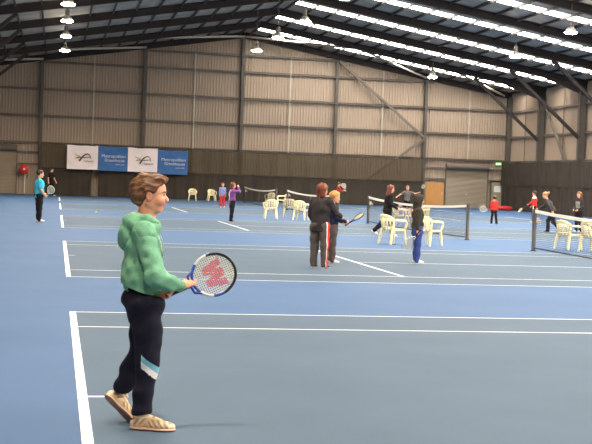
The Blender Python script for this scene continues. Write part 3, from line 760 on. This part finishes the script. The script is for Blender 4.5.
# ------------------------------------------------------------------ people
def person(label, loc, phi, H, head_k=.155, lean=0., turn=0., roll=0., nod=0., arms=None, legs=None, curl=((.4,.5,.4),(.4,.5,.4)),
           top='black', sleeve=1., bottom='black', hem='trousers', shoes='shoe_white', hair='hair_brown', style='short', g=1., stripe=None, toptail=.0, vox=.0085, shirt_paint=None, headturn=0.):
    """phi: heading of the chest in degrees (world, 0 = +X). own axes: x forward, y left, z up. Returns (root, hands in world)"""
    root = thing('person', label, 'person', loc, math.radians(phi))
    A = arms or [((.1,.12,-1),(.25,.02,-1))]*2; Lg = legs or [((.02,.05,-1),(-.02,.02,-1)), ((.02,-.05,-1),(-.02,-.02,-1))]
    HL = head_k*H; ll = .245*H
    hip = [np.array((0,.052*H*g,0.)), np.array((0,-.052*H*g,0.))]
    kn = [hip[i]+unit(Lg[i][0])*ll for i in (0,1)]; an = [kn[i]+unit(Lg[i][1])*ll*.97 for i in (0,1)]
    foot_pitch = []
    low = []
    for i in (0,1): low.append(an[i][2]-.045*H)
    dz = -min(low); P0 = np.array((0,0,dz))
    hip = [p+P0 for p in hip]; kn = [p+P0 for p in kn]; an = [p+P0 for p in an]
    pel = P0+np.array((0,0,.02*H))
    f = np.array((math.cos(turn), math.sin(turn), 0)); l = np.array((-math.sin(turn), math.cos(turn), 0)); u = np.array((math.sin(lean), 0, math.cos(lean)))
    u = unit(u+roll*l); f = unit(f-u*(f@u)); l = np.cross(u, f)
    tl = .30*H
    ch = pel+u*tl*.68; nb = pel+u*tl*1.06; sh = [pel+u*tl*.93+l*.098*H*g, pel+u*tl*.93-l*.098*H*g]
    D3 = lambda v: unit(v[0]*f+v[1]*l+v[2]*np.array((0,0,1)))
    el = [sh[i]+D3(A[i][0])*.165*H for i in (0,1)]; wr = [el[i]+D3(A[i][1])*.14*H for i in (0,1)]
    ct, st = math.cos(headturn), math.sin(headturn)
    hf = f*ct+l*st; hl_ = -f*st+l*ct
    hu = unit(u*.4+np.array((0,0,1))*.6+hf*nod); hf = unit(hf-hu*(hf@hu)); hl_ = np.cross(hu, hf)
    ho = nb+hu*(.035*H)+hf*.10*HL
    hc = ho+hu*HL*.6
    def torso(F, e, k=.03):
        F.ell(ch, (.075*H*g+e,.105*H*g+e,.115*H+e), np.array([f,l,u]), k); F.ell(pel+u*tl*.30, (.066*H*g+e,.088*H*g+e,.10*H+e), np.array([f,l,u]), k*1.5)
        F.cone(sh[0]-l*.01*H, sh[1]+l*.01*H, .040*H+e, .040*H+e, k)
    # body
    Bd = Field(vox)
    torso(Bd, -.004); Bd.ell(pel-np.array((0,0,.02*H)), (.066*H*g,.09*H*g,.075*H), None, .04)
    Bd.cone(nb-u*.02*H, ho+hu*.22*HL-hf*.14*HL, .034*H, .029*H, .02)
    for i in (0,1):
        Bd.cone(sh[i], el[i], .029*H*g, .022*H*g, .02); Bd.cone(el[i], wr[i], .0225*H*g, .0155*H, .012)
        d = unit(wr[i]-el[i]); tt = unit(np.cross(d, l)*1.0+f*.3); nn = -l if i == 0 else l
        if abs(d@l) > .7: nn = f
        hand_prims(Bd, wr[i], d, nn, f*.5+np.array((0,0,.6)), .62*H*.105/.105*1.0, curl[i])
        Bd.cone(hip[i], kn[i], .052*H*g, .034*H*g, .03); Bd.cone(kn[i], an[i], .034*H*g, .022*H, .015); Bd.cone(an[i], an[i]-np.array((0,0,.03*H)), .022*H, .02*H)
    head_prims(Bd, ho, hf, hl_, hu, HL)
    def bp(C):
        idx = np.zeros(len(C), int); L = (C-ho)/HL; x, y, z = L@hf, L@hl_, L@hu
        idx[(x > .31) & (np.abs(y) < .1) & (z > .16) & (z < .25)] = 1
        for s in (-1,1): idx[((x-.33)**2+(y-s*.135)**2+(z-.475)**2 < .0035) & (x > .25)] = 2
        return idx
    Bd.build('body', [M['skin'], M['lip'], M['iris']], root, bp)
    # top
    T = Field(vox); torso(T, .014); T.cone(pel+u*.02*H, pel-u*(.03+toptail)*H, .088*H*g+.014, .088*H*g+.02, .05, ((1,0,0), .8))
    for i in (0,1):
        if sleeve >= 1:
            T.cone(sh[i], el[i], .036*H*g+.008, .029*H*g+.008, .03); T.cone(el[i], wr[i]-unit(wr[i]-el[i])*.01, .029*H*g+.008, .021*H+.006, .015)
        else: T.cone(sh[i], sh[i]+(el[i]-sh[i])*sleeve, .037*H*g+.009, .035*H*g+.012, .03)
    T.cone(nb-u*.03*H, nb+u*.01*H, .045*H, .038*H, .02)
    T.cut(-u, pel-u*(.035+toptail)*H); T.noise(fold(.0035, (18,9,26,0), (-14,22,33,1.)))
    ttop = T.build('top', [M[top]]+([M[shirt_paint[0]]] if shirt_paint else []), root, (lambda C: shirt_paint[1]((C-pel)@f/H, (C-pel)@l/H, (C-pel)@u/H).astype(int)) if shirt_paint else None)
    # trousers / shorts
    Q = Field(vox); Q.ell(pel-np.array((0,0,.015*H)), (.072*H*g+.014,.094*H*g+.014,.08*H+.01), None, .03)
    for i in (0,1):
        if hem == 'trousers':
            Q.cone(hip[i], kn[i], .056*H*g+.012, .040*H*g+.012, .02); Q.cone(kn[i], an[i]-unit(an[i]-kn[i])*.0, .040*H*g+.012, .034*H+.012, .015)
        else: Q.cone(hip[i], hip[i]+(kn[i]-hip[i])*.75, .056*H*g+.012, .052*H*g+.016, .02)
    Q.noise(fold(.004, (15,11,30,.5), (-21,16,24,2.)))
    def qp(C):
        idx = np.zeros(len(C), int)
        if stripe:
            for i in (0,1):
                for p, q in ((hip[i],kn[i]),(kn[i],an[i])):
                    d = q-p; t = np.clip(((C-p)@d)/(d@d), 0, 1); off = C-(p+t[:,None]*d); r = np.linalg.norm(off, axis=1); s = 1 if i == 0 else -1
                    side = np.arctan2(off@np.array((1,0,0)), off[:,1]*s); near = r < .085*H*g
                    if stripe[0] == 1: idx[near & (np.abs(side) < .22)] = 1
                    else:
                        idx[near & (np.abs(side+.5) < .1)] = 1; idx[near & (np.abs(side+.2) < .18)] = 2
        return idx
    Q.build('trousers' if hem == 'trousers' else 'shorts', [M[bottom]]+[M[x] for x in (stripe[1:] if stripe else [])], root, qp)
    if hem == 'leggings':
        pass
    for i in (0,1):
        sd = unit(an[i]-kn[i]); dz = an[i][2]-.045*H
        pitch = 0 if dz < .02 else min(.9, dz*5)
        fw = np.array((math.cos(pitch), .12*(1 if i == 0 else -1), -math.sin(pitch))); up = np.array((math.sin(pitch), 0, math.cos(pitch)))
        h = an[i]-up*.045*H-fw*.045*H
        tipz = h[2]-math.sin(pitch)*.155*H
        if tipz < 0: h = h-np.array((0,0,tipz))
        if i in (0,1): shoe('shoe', root, h, fw, up, .16*H, M[shoes], M['sole'], .008)
    # hair
    if style == 'hood':
        W = Field(vox); P = lambda x,y,z: ho+HL*(x*hf+y*hl_+z*hu)
        W.ell(P(-.06,0,.58), np.array((.55,.47,.52))*HL, np.array([hf,hl_,hu]), .02); W.cone(P(-.2,0,.3), nb-u*.02*H-f*.02, .42*HL, .4*HL, .05)
        W.ell(P(.50,0,.42), np.array((.42,.36,.42))*HL, np.array([hf,hl_,hu]), .02, True)
        W.build('hood', M[top], root)
    P = lambda x,y,z: ho+HL*(x*hf+y*hl_+z*hu); RR = np.array([hf,hl_,hu])
    Hh = Field(vox); Hh.ell(P(-.075,0,.68), np.array((.50,.43,.41))*HL, RR, .02)
    if style in ('bob','long'): Hh.cone(P(-.15,.16,.55), P(-.2 if style == 'bob' else -.42,.2,.1 if style == 'bob' else -.3), .31*HL, .22*HL, .03); Hh.cone(P(-.15,-.16,.55), P(-.2 if style == 'bob' else -.42,-.2,.1 if style == 'bob' else -.3), .31*HL, .22*HL, .03)
    if style == 'ponytail': Hh.cone(P(-.45,0,.7), P(-.75,0,.45), .15*HL, .17*HL, .03); Hh.cone(P(-.75,0,.45), P(-.85,0,-.1), .17*HL, .07*HL, .03)
    if style == 'bun': Hh.ell(P(-.62,0,.80), np.array((.24,.24,.22))*HL, RR, .02)
    Hh.ell(P(.45,0,.36), np.array((.46,.62,.42))*HL, RR, .015, True)
    if style not in ('bob','long'):
        Hh.cut(-unit(hu*.9+hf*.35), P(-.32,0,.24))
    for s in (-1,1):
        if style != 'bob' and style != 'long': Hh.ell(P(-.02,s*.40,.42), np.array((.10,.12,.15))*HL, RR, .01, True)
    Hh.noise(fold(.003, (60,40,20,0), (-45,70,35,1)))
    Hh.build('hair', M[hair], root)
    mw = Matrix.Translation(Vector(loc)) @ Matrix.Rotation(math.radians(phi), 4, 'Z')
    hw = []
    for i in (0,1):
        d = unit(wr[i]-el[i]); hw.append(mw @ Vector(wr[i]+d*.085*.62*H))
    return root, hw
# ------------------------------------------------------------------ the boy in the green hoodie
def boy():
    S = .0063; cr, sr = math.cos(ROLL), math.sin(ROLL)
    def B(px, py, y=0.):
        dx, dy = px-148, 428-py
        return np.array((dx*S*cr-dy*S*sr, y, dx*S*sr+dy*S*cr))
    g0 = ground(148, 427)
    hd = -YAW+.0
    root = thing('person', 'boy in a green hoodie and navy track pants with a racket, at the baseline', 'person', g0, hd)
    X = np.array((1.,0,0)); Yl = np.array((0,1.,0)); Z = np.array((0,0,1.))
    HL = .232; ho = B(151.6,212.3); f, l, u = unit((1,0,-.02)), Yl, unit((.02,0,1))
    P = lambda x,y,z: ho+HL*(x*f+y*l+z*u); RR = np.array([f,l,u])
    nb = B(146,223)
    shR, elR, wrR = B(148,231,-.155), B(160,274,-.225), B(183.5,284.8,-.10)
    shL, elL, wrL = B(144,231,.155), B(150,274,.20), B(165,290,.015)
    hipR, knR, anR = B(149,303,-.085), B(150,354,-.085), B(143.5,409,-.085)
    hipL, knL, anL = B(143,303,.085), B(140.5,351,.10), B(119,393,.12)
    pel = B(143.5,296)
    # racket axis: from the left hand at the butt to the tip, tip farther from the camera
    rc = B(214.8,274); 
    ax = unit(np.array(B(214.8,274))-np.array(B(189,285.2)) + np.array((0,.055,0)))
    handR = B(189.3,285.2,-.085); handL = handR-ax*.118
    wrL = handL-unit((.75,-.35,.1))*.075
    # ---- body
    Bd = Field(.0052)
    Bd.ell(B(143,250), (.085,.135,.16), None, .03); Bd.ell(B(144,282), (.085,.12,.13), None, .05); Bd.ell(pel, (.095,.13,.10), None, .04)
    Bd.cone(shR+Yl*.02, shL-Yl*.02, .055, .055, .04)
    Bd.cone(nb-Z*.03, P(-.12,0,.22), .054, .049, .03); Bd.cone(nb-Z*.01+X*.005, P(-.02,0,.14), .042, .038, .03)
    for a, b_, c in ((shR,elR,wrR),(shL,elL,wrL)): Bd.cone(a, b_, .043, .036, .03); Bd.cone(b_, c, .035, .0235, .015)
    for a, b_, c in ((hipR,knR,anR),(hipL,knL,anL)): Bd.cone(a, b_, .075, .05, .03); Bd.cone(b_, c, .05, .033, .02)
    # right hand round the throat end of the handle, left hand under the butt
    side = unit(np.cross(ax, (0,-1.,0)))          # roughly up, across the handle
    dR = unit(handR-wrR+np.array((0,-.0,.004)))
    def grip(w, h, n, t, S_):
        d = unit(h-w); hand_prims(Bd, w, d, n, t, S_, (.55,1.05,.8), (.8,.55,.5), .005)
    grip(wrR, handR+Z*.02, (0,.75,-.65), (.35,.1,.9), .95)
    grip(wrL, handL-Z*.0, (.2,-.75,.6), (.6,-.5,.6), .95)
    head_prims(Bd, ho, f, l, u, HL)
    Bd.ell(P(.24,-.16,.33), (.022,.02,.022), None, .03); Bd.ell(P(.24,.16,.33), (.022,.02,.022), None, .03)
    def bp(C):
        L = (C-ho)/HL; x, y, z = L@f, L@l, L@u; idx = np.zeros(len(C), int)
        idx[(((x-.25)/.14)**2+((np.abs(y)-.2)/.14)**2+((z-.30)/.11)**2 < 1) & (z < .8)] = 2
        idx[(np.abs(x+.03) < .1) & (np.abs(y) > .31) & (z > .30) & (z < .6)] = 2
        idx[(x > .345) & (np.abs(y) < .1) & (((z-.236)/.026)**2+(y/.10)**2 < 1)] = 1
        idx[(x > .33) & (np.abs(y) < .1) & (((z-.186)/.026)**2+(y/.085)**2 < 1)] = 1
        return idx
    Bd.build('body', [M['skin'], M['lip'], M['skin_red']], root, bp)
    for s in (-1,1):
        q = MB(); c = P(.292,s*.135,.475)
        me = bpy.data.meshes.new('eye'); bm = bmesh.new(); bmesh.ops.create_uvsphere(bm, u_segments=16, v_segments=12, radius=.0115, matrix=Matrix.Translation(Vector(c))); bm.to_mesh(me); bm.free()
        me.materials.append(M['eye_white']); me.materials.append(M['iris'])
        for p in me.polygons:
            p.use_smooth = True; d = (np.array(p.center)-c)/.0115
            p.material_index = 1 if d@unit(f+l*s*.15) > .82 else 0
        o = bpy.data.objects.new('eye', me); COL.objects.link(o); o.parent = root
        q.tube([P(.375,s*.06,.555), P(.37,s*.13,.585), P(.32,s*.22,.565)], [.004,.005,.003], 6); q.build('eyebrow', M['hair_brown'], root, True)
    # ---- hair: short back and sides, brushed fringe lifting at the front
    Hh = Field(.005); Hh.ell(P(-.085,0,.665), np.array((.475,.395,.355))*HL, RR, .03)
    Hh.ell(P(-.38,0,.56), np.array((.20,.30,.27))*HL, RR, .04); Hh.ell(P(.08,0,.93), np.array((.30,.29,.09))*HL, RR, .03)
    Hh.cone(P(.15,.1,.93), P(.31,.04,.91), .075*HL, .05*HL, .03); Hh.cone(P(.15,-.1,.92), P(.31,-.12,.895), .075*HL, .05*HL, .03); Hh.cone(P(.28,-.02,.90), P(.37,-.03,.88), .055*HL, .035*HL, .02)
    Hh.cone(P(-.25,-.1,.93), P(-.46,-.12,.76), .10*HL, .05*HL, .04); Hh.cone(P(-.30,.08,.42), P(-.37,.06,.16), .16*HL, .10*HL, .05)
    Hh.cone(P(-.30,-.12,.42), P(-.34,-.1,.18), .15*HL, .08*HL, .05)
    Hh.ell(P(.47,0,.46), np.array((.36,.8,.37))*HL, RR, .012, True); Hh.ell(P(.25,0,.26), np.array((.30,.8,.34))*HL, RR, .012, True)
    for s in (-1,1): Hh.ell(P(-.03,s*.42,.43), np.array((.115,.16,.165))*HL, RR, .008, True)
    Hh.cut(-unit(u*.85+f*.5), P(-.33,0,.15))
    Hh.noise(fold(.0022, (25,150,60,0), (60,-180,40,1.), (-30,90,150,2.)))
    Hh.build('hair', M['hair_brown'], root)
    # ---- hoodie
    T = Field(.006)
    T.ell(B(143.5,247), (.115,.175,.145), None, .04); T.ell(B(142.5,275), (.122,.165,.12), None, .06); T.cone(B(143.5,270), B(144,296), .124, .129, .05, ((0,1,0), 1.5))
    T.cone(shR, shL, .064, .064, .05)
    T.cone(nb-Z*.035, nb+Z*.014-X*.015, .082, .070, .03); T.ell(B(153,228), (.05,.08,.05), None, .04)
    T.cone(shR, shR+(elR-shR)*.25, .060, .056, .04); T.cone(shL, shL+(elL-shL)*.25, .060, .056, .04)
    T.noise(fold(.0016, (20,12,62,0), (-46,24,58,1.2), (64,-32,30,2.2)))
    T.cut(-unit(Z+.30*X), B(143.5,289.5))
    cap = lambda C: (((C-B(138,215.5))/np.array((.062,.080,.045)))**2).sum(1) < 1.1
    hood = T.build('hoodie', [M['hoodie'], M['hood_in']], root, lambda C: cap(C).astype(int))
    for a_, b_, c_, x_ in ((shR,elR,wrR-X*.012,1),(shL,elL,wrL-unit(wrL-elL)*.02,0)):
        A_ = Field(.006); A_.cone(a_-X*.004, b_, .067, .059, .03); A_.cone(b_, c_, .059, .036, .02)
        A_.cone(b_+Z*.015-X*.01, c_+(b_-c_)*.45-Z*.012, .05, .046, .04)
        A_.noise(fold(.0022, (34,18,70,0), (-58,24,62,1.2), (80,-32,34,2.2))); A_.build('sleeve', M['hoodie'], hood)
    Hd = Field(.006)
    Hd.ell(B(130,234), (.056,.125,.088), np.array([[.92,0,.38],[0,1,0],[-.38,0,.92]]), .035); Hd.ell(B(126.5,241), (.046,.10,.058), None, .04)
    for s in (-1, 1):
        Hd.cone(B(134.5,219.5,.07*s), B(149,219,.085*s), .033, .029, .04); Hd.cone(B(149,219,.085*s), B(157.5,223.5,.03*s), .028, .021, .03); Hd.cone(B(133,221,.085*s), B(143,229,.12*s), .035, .03, .04)
    Hd.cone(B(133.5,219.5,.07), B(133.5,219.5,-.07), .034, .034, .04); Hd.ell(B(139.5,213.5), (.055,.070,.052), None, .015, True)
    Hd.noise(fold(.0022, (30,18,66,0), (-52,28,48,1.2), (70,-30,30,2.2)))
    hc_ = B(138.5,213.5)
    Hd.build('hood', [M['hoodie'], M['hood_in']], hood, lambda C: ((((C-hc_)/np.array((.066,.082,.060)))**2).sum(1) < 1.12).astype(int))
    W = Field(.006); W.cone(B(143.5,282), B(144.2,300), .121, .126, .02, ((0,1,0), 1.5)); W.cut(-unit(Z+.30*X), B(143.5,293.5)); W.cut(unit(Z+.30*X), B(143.5,288.5))
    W.noise(fold(.0016, (170,0,0,0), (0,170,0,0))); W.build('waistband', M['rib'], hood)
    for e, w in ((elR,wrR),(elL,wrL)):
        d = unit(w-e); q = MB(); q.tube([w-d*.03, w-d*.022, w+d*.004, w+d*.012], [.034,.037,.035,.030], 16); q.build('cuff', M['rib'], hood, True)
    q = MB(); q.tube([B(158.5,232,-.05), B(161.5,240,-.055), B(163.6,249,-.05), B(164,256,-.045)], .0045, 6); q.tube([B(158.5,232,.04), B(162,240,.045), B(164,252,.04)], .0045, 6); q.build('drawstring', M['hood_in'], hood, True)
    # ---- track pants
    Q = Field(.006)
    Q.ell(B(144,298), (.116,.15,.085), None, .04); Q.cone(B(143.5,291), B(144.5,308), .112, .120, .05, ((0,1,0), 1.2)); 
    Q.cone(hipR, knR, .106, .078, .05); Q.cone(knR, B(145.5,390,-.085), .074, .063, .03); Q.cone(B(145.5,390,-.085), B(143.6,407,-.085), .064, .066, .02)
    Q.cone(hipL, knL, .102, .076, .05); Q.cone(knL, B(126,380,.115), .072, .064, .03); Q.cone(B(126,380,.115), B(121.5,387,.12), .067, .068, .02)
    Q.cut(unit(Z+.30*X), B(143.5,290)); Q.cut(-Z, B(143.5,412.0)); Q.cut(-unit(anL-knL)*-1, B(121.0,388.8,.12)) if False else None
    Q.noise(fold(.0045, (10,9,30,.5), (-24,16,38,2.), (30,20,-26,1.)))
    t0, t1 = B(144.6,351.5), B(160.4,365); c0, c1 = B(144,356.6), B(158.6,370.6); w0, w1 = B(143,363.8), B(157,376.5)
    def below(C, p, q): return (C[:,2]-p[2]) - (q[2]-p[2])/(q[0]-p[0])*(C[:,0]-p[0])
    def qp(C):
        idx = np.zeros(len(C), int); m = (C[:,1] < -.07) & (C[:,0] > B(144.6,360)[0])
        a, b_, c = below(C,t0,t1), below(C,c0,c1), below(C,w0,w1)
        idx[m & (a < 0) & (b_ >= 0)] = 1; idx[m & (b_ < 0) & (c >= 0)] = 2
        return idx
    Q.build('track_pants', [M['navy'], M['stripe_cyan'], M['stripe_white']], root, qp)
    # ---- shoes
    sR = B(131.5,427.3,-.078); sR[2] = 0
    shoe('shoe', root, sR, (1,-.12,0), (0,0,1), .292, [M['shoe'], M['shoe_panel'], M['shoe_light']], [M['sole'], M['sole_dark']], .0052, M['lace'])
    toe = B(132.5,417,.12); toe[2] = .012; hl = B(103,396.5,.12); hl[2] -= .0
    fw = unit(toe-hl)
    shoe('shoe', root, hl+np.array((-.012,0,-.02)), fw, np.array((.60,.55,.62)), .275, [M['shoe'], M['shoe_panel'], M['shoe_light']], [M['sole'], M['sole_dark']], .0052, M['lace'])
    # ---- the racket
    mw = Matrix.Translation(g0) @ Matrix.Rotation(hd, 4, 'Z'); m3 = mw.to_3x3()
    racket('blue and silver racket with red stencilled strings held by the boy in the green hoodie', mw @ Vector(handR), m3 @ Vector(ax), m3 @ Vector((.05,-1,.06)),
           total=.476, hw=.130, hl=.142, frame='racket_blue', letters=True, tube=.0095, sr=.0015, grip_at=.150)
boy()

# ------------------------------------------------------------------ players farther back
def W_(p): return ground(*p)
def vdeg(p): return -math.degrees(math.atan2(p.x, p.y))     # heading that reads as "facing image right" at that spot
R0 = (0,0,1)
def ray_at(px, py, ref):
    """point on the pixel's line at the distance of a standing figure"""
    u, v = px-296, py-222; c, s = math.cos(ROLL), math.sin(ROLL)
    a = (c*u+s*v)/F_PX; z = -(-s*u+c*v)/F_PX
    y = math.cos(PITCH)+math.sin(PITCH)*z; z = -math.sin(PITCH)+math.cos(PITCH)*z
    d = Vector((math.cos(YAW)*a+math.sin(YAW)*y, -math.sin(YAW)*a+math.cos(YAW)*y, z))
    k = (ref.x*math.sin(YAW)+ref.y*math.cos(YAW))/(d.x*math.sin(YAW)+d.y*math.cos(YAW)); q = d*k; q.z += CAM_H; return q
def toward(p, a): # unit vector in the picture plane at p: a degrees up from image right
    h = math.radians(vdeg(p)); return Vector((math.cos(h)*math.cos(a), math.sin(h)*math.cos(a), math.sin(a)))
cam_dir = lambda p: (Vector((0,0,CAM_H))-p).normalized()

# cyan shirt, far left
p = W_((38.5,221.3)); r, h = person('boy in a cyan T-shirt and black trousers standing at the far left', p, vdeg(p)+8, 1.53, arms=[((.1,.2,-1),(.6,-.2,-.5)), ((.05,-.2,-1),(.55,.15,-.7))],
    top='cyan', sleeve=.75, bottom='black', hair='hair_dark', shoes='shoe_white', g=1.25, toptail=.03)
racket('racket held out by the boy in the cyan T-shirt', h[0], (ray_at(52,188.5,p)-h[0]), cam_dir(h[0])+Vector((0,0,.2)), total=.56, frame='racket_silver', sr=.0025)
# man in black by the curtain
p = Vector((-.30, 82.2, 0)); r, h = person('man in black walking in front of the curtain beside the first white banner', p, vdeg(p)-35, 1.74, head_k=.135, arms=[((.2,.25,-1),(.5,.1,-.9)), ((-.25,-.25,-1),(.15,-.1,-1))],
    legs=[((.3,.05,-1),(-.1,0,-1)), ((-.25,-.05,-1),(-.5,0,-1))], top='black', sleeve=.6, bottom='black', hair='hair_dark', shoes='shoe_white', vox=.011)
# purple top
p = W_((231.5,221.8)); r, h = person('girl in a purple top shading her eyes, beside a service line', p, vdeg(p)+15, 1.35, arms=[((.15,.1,-1),(.2,.05,-1)), ((.7,-.3,-.05),(-.15,.42,.8))], headturn=-.2,
    top='purple', bottom='black', hair='hair_red', style='bob', shoes='shoe_dark', toptail=.05, g=1.1, legs=[((.06,.06,-1),(-.06,.02,-1)),((-.06,-.05,-1),(-.1,0,-1))],
    shirt_paint=('whitecloth', lambda x, y, z: (x < -.045) & (z > .02) & (y < .05) & (y > -.03)))
lg = Field(.009)
# small girl
p = W_((222,207.3)); r, h = person('small girl in a lavender top and red trousers behind the purple-topped girl', p, vdeg(p)-70, 1.22, head_k=.165, arms=[((.05,.18,-1),(.2,.05,-1)), ((.05,-.18,-1),(.2,-.05,-1))],
    top='lavender', bottom='redpant', hair='hair_brown', style='bob', shoes='shoe_white', g=1.1, vox=.0105)
# adult and blond child
p = W_((318.5,267.8)); r, h = person('adult with auburn hair in a dark jacket and striped grey track pants, back turned', p, vdeg(p)+58, 1.46, head_k=.158, lean=.04, arms=[((.05,.22,-1),(.5,-.05,-.8)), ((.45,-.35,-.75),(.9,.05,-.25))],
    legs=[((.03,.05,-1),(-.03,.01,-1)), ((.0,-.06,-1),(-.02,-.03,-1))], top='charcoal', bottom='greypant', hair='hair_red', style='bob', shoes='shoe_dark', g=1.22, stripe=(2,'whitecloth','redcloth'), toptail=.055, headturn=-.3)
p = W_((331,262.5)); r, h = person('blond child in a navy top swinging a racket beside the adult in the dark jacket', p, vdeg(p)+12, 1.31, head_k=.17, nod=.1, arms=[((.3,.12,-1),(.8,-.35,-.4)), ((.3,-.15,-.95),(.8,.1,-.3))],
    top='navytop', bottom='brownpant', hair='hair_blond', shoes='shoe_white', g=1.05, toptail=.03)
racket('dark racket held up by the blond child', h[1], toward(p, .62), cam_dir(h[1])*.38-toward(p, -.95), total=.44, hw=.092, hl=.115, frame='racket_black', sr=.0014)
# hooded child
p = W_((416,262.6)); r, h = person('child with the dark hood up and blue trousers, standing before a cream chair', p, vdeg(p)+8, 1.29, head_k=.17, arms=[((.1,.15,-1),(.3,.0,-1)), ((-.12,-.16,-1),(.05,-.06,-1))],
    top='olive', bottom='bluepant', hair='hair_dark', style='hood', shoes='shoe_white', g=1.15, toptail=.06)
racket('pale racket hanging down from the hooded child\'s hand', h[1], (ray_at(402.5,252,p)-h[1]), cam_dir(h[1])+Vector((.5,0,0)), total=.53, frame='racket_silver', sr=.0014)
# running auburn player
p = W_((386.5,236)); r, h = person('player with long auburn hair in black, running behind the cream chair', p, vdeg(p)+10, 1.50, head_k=.15, lean=.12, arms=[((.4,.25,-.8),(.9,0,-.05)), ((.1,-.3,-1),(.8,-.1,-.4))],
    legs=[((.45,.05,-1),(.1,0,-1)), ((-.45,-.05,-1),(-.75,0,-.75))], top='black', bottom='black', hair='hair_red', style='long', shoes='shoe_white', g=1.15)
# arms-out player
p = Vector((17.1, 59.5, 0)); r, h = person('player in a grey T-shirt with both arms stretched out, beyond the net', p, vdeg(p)-85, 1.46, arms=[((.15,1,-.25),(.3,1,.35)), ((.3,-1,-.55),(.4,-.8,-.6))],
    top='greytee', sleeve=.6, bottom='black', hem='shorts', hair='hair_brown', shoes='shoe_white', vox=.0105, legs=[((.25,.2,-1),(-.1,.1,-1)), ((.2,-.2,-1),(-.1,-.1,-1))])
racket('racket in the raised hand of the player in the grey T-shirt', h[0], Vector((.2,-.6,.75)), cam_dir(h[0])+Vector((.4,0,.3)), total=.62, frame='racket_black', sr=.003, hw=.12)
# rust top far behind
p = Vector((16.45, 72.0, 0)); r, h = person('player in a rust-red top half hidden behind the blond child and net post', p, vdeg(p)+15, 1.47, arms=[((.5,.2,-.6),(.9,0,.25)), ((.5,-.2,-.7),(1,.1,.15))],
    top='rust', bottom='black', hair='hair_dark', shoes='shoe_dark', vox=.0115)
racket('racket held level by the player in the rust-red top', h[1], (ray_at(345,188.6,p)-h[1]), cam_dir(h[1])*.7+Vector((0,0,.6)), total=.62, frame='racket_silver', sr=.003)
# red jacket by the corner door
p = W_((493.5,224.6)); r, h = person('child in a red jacket and dark track pants in front of the small corner door', p, vdeg(p)+105, 1.15, head_k=.16, arms=[((.1,.12,-1),(.5,.12,-.7)), ((.0,-.1,-1),(.3,-.05,-.9))],
    top='redcloth', bottom='black', hair='hair_dark', style='short', shoes='shoe_white', g=.98, stripe=(1,'whitecloth'), toptail=.04, vox=.0095, legs=[((.05,.09,-1),(-.02,.05,-1)), ((-.1,-.1,-1),(-.15,-.1,-1))])
racket('racket of the child in the red jacket by the corner door', h[0], (ray_at(481,208.5,p)-h[0]), cam_dir(h[0]), total=.56, frame='racket_silver', sr=.003)
# red and white top
p = W_((533.5,222.3)); r, h = person('player in a red top with white shoulders near the side curtain', p, vdeg(p)+165, 1.40, arms=[((.2,.2,-1),(.8,.1,-.4)), ((.1,-.15,-1),(.6,.1,-.7))],
    top='redcloth', bottom='black', hair='hair_dark', shoes='shoe_white', stripe=(1,'whitecloth'), vox=.0105, g=1.05, shirt_paint=('whitecloth', lambda x, y, z: (z > .262)))
racket('racket held out to the left by the player in the red and white top', h[0], (ray_at(522.5,208.5,p)-h[0]), cam_dir(h[0])*.5+Vector((0,0,.8)), total=.64, frame='racket_black', sr=.003)
# crouching runner
p = W_((552,232.5)); r, h = person('player with a hair bun in dark grey lunging left behind the nearest net post', p, vdeg(p)+175, 1.52, head_k=.15, lean=.55, arms=[((-.35,.45,-.7),(-.5,.1,-.9)), ((.8,-.2,-.55),(1,.1,.05))],
    legs=[((-.1,.05,-1),(-.8,0,-.75)), ((.45,-.05,-.9),(-.0,0,-1))], top='darkgrey', bottom='black', hair='hair_fair', style='bun', shoes='shoe_dark', g=1.05)
# patterned top
p = W_((578,232)); r, h = person('girl in a dark top with a pale patterned chest standing near the side curtain', p, vdeg(p)-130, 1.45, arms=[((.1,.2,-1),(.7,-.35,-.5)), ((.1,-.2,-1),(.7,.35,-.5))],
    top='charcoal', bottom='black', hair='hair_brown', style='long', shoes='shoe_white', shirt_paint=('pattern', lambda x, y, z: (x > .0) & (np.abs(y) < .075) & (z > .08) & (z < .26)))

# ------------------------------------------------------------------ daylight and view
wd = bpy.data.worlds.new('world'); SC.world = wd; wd.use_nodes = True
bg = wd.node_tree.nodes['Background']; sky = wd.node_tree.nodes.new('ShaderNodeTexSky')
wd.node_tree.links.new(sky.outputs[0], bg.inputs[0]); bg.inputs[1].default_value = .3
SC.view_settings.view_transform = 'Standard'; SC.view_settings.look = 'None'; SC.view_settings.gamma = 1; SC.view_settings.use_curve_mapping = False
SC.view_settings.exposure = 1.24
SC.cycles.use_denoising = True
SC.cycles.max_bounces = 10; SC.cycles.diffuse_bounces = 6; SC.cycles.transparent_max_bounces = 16
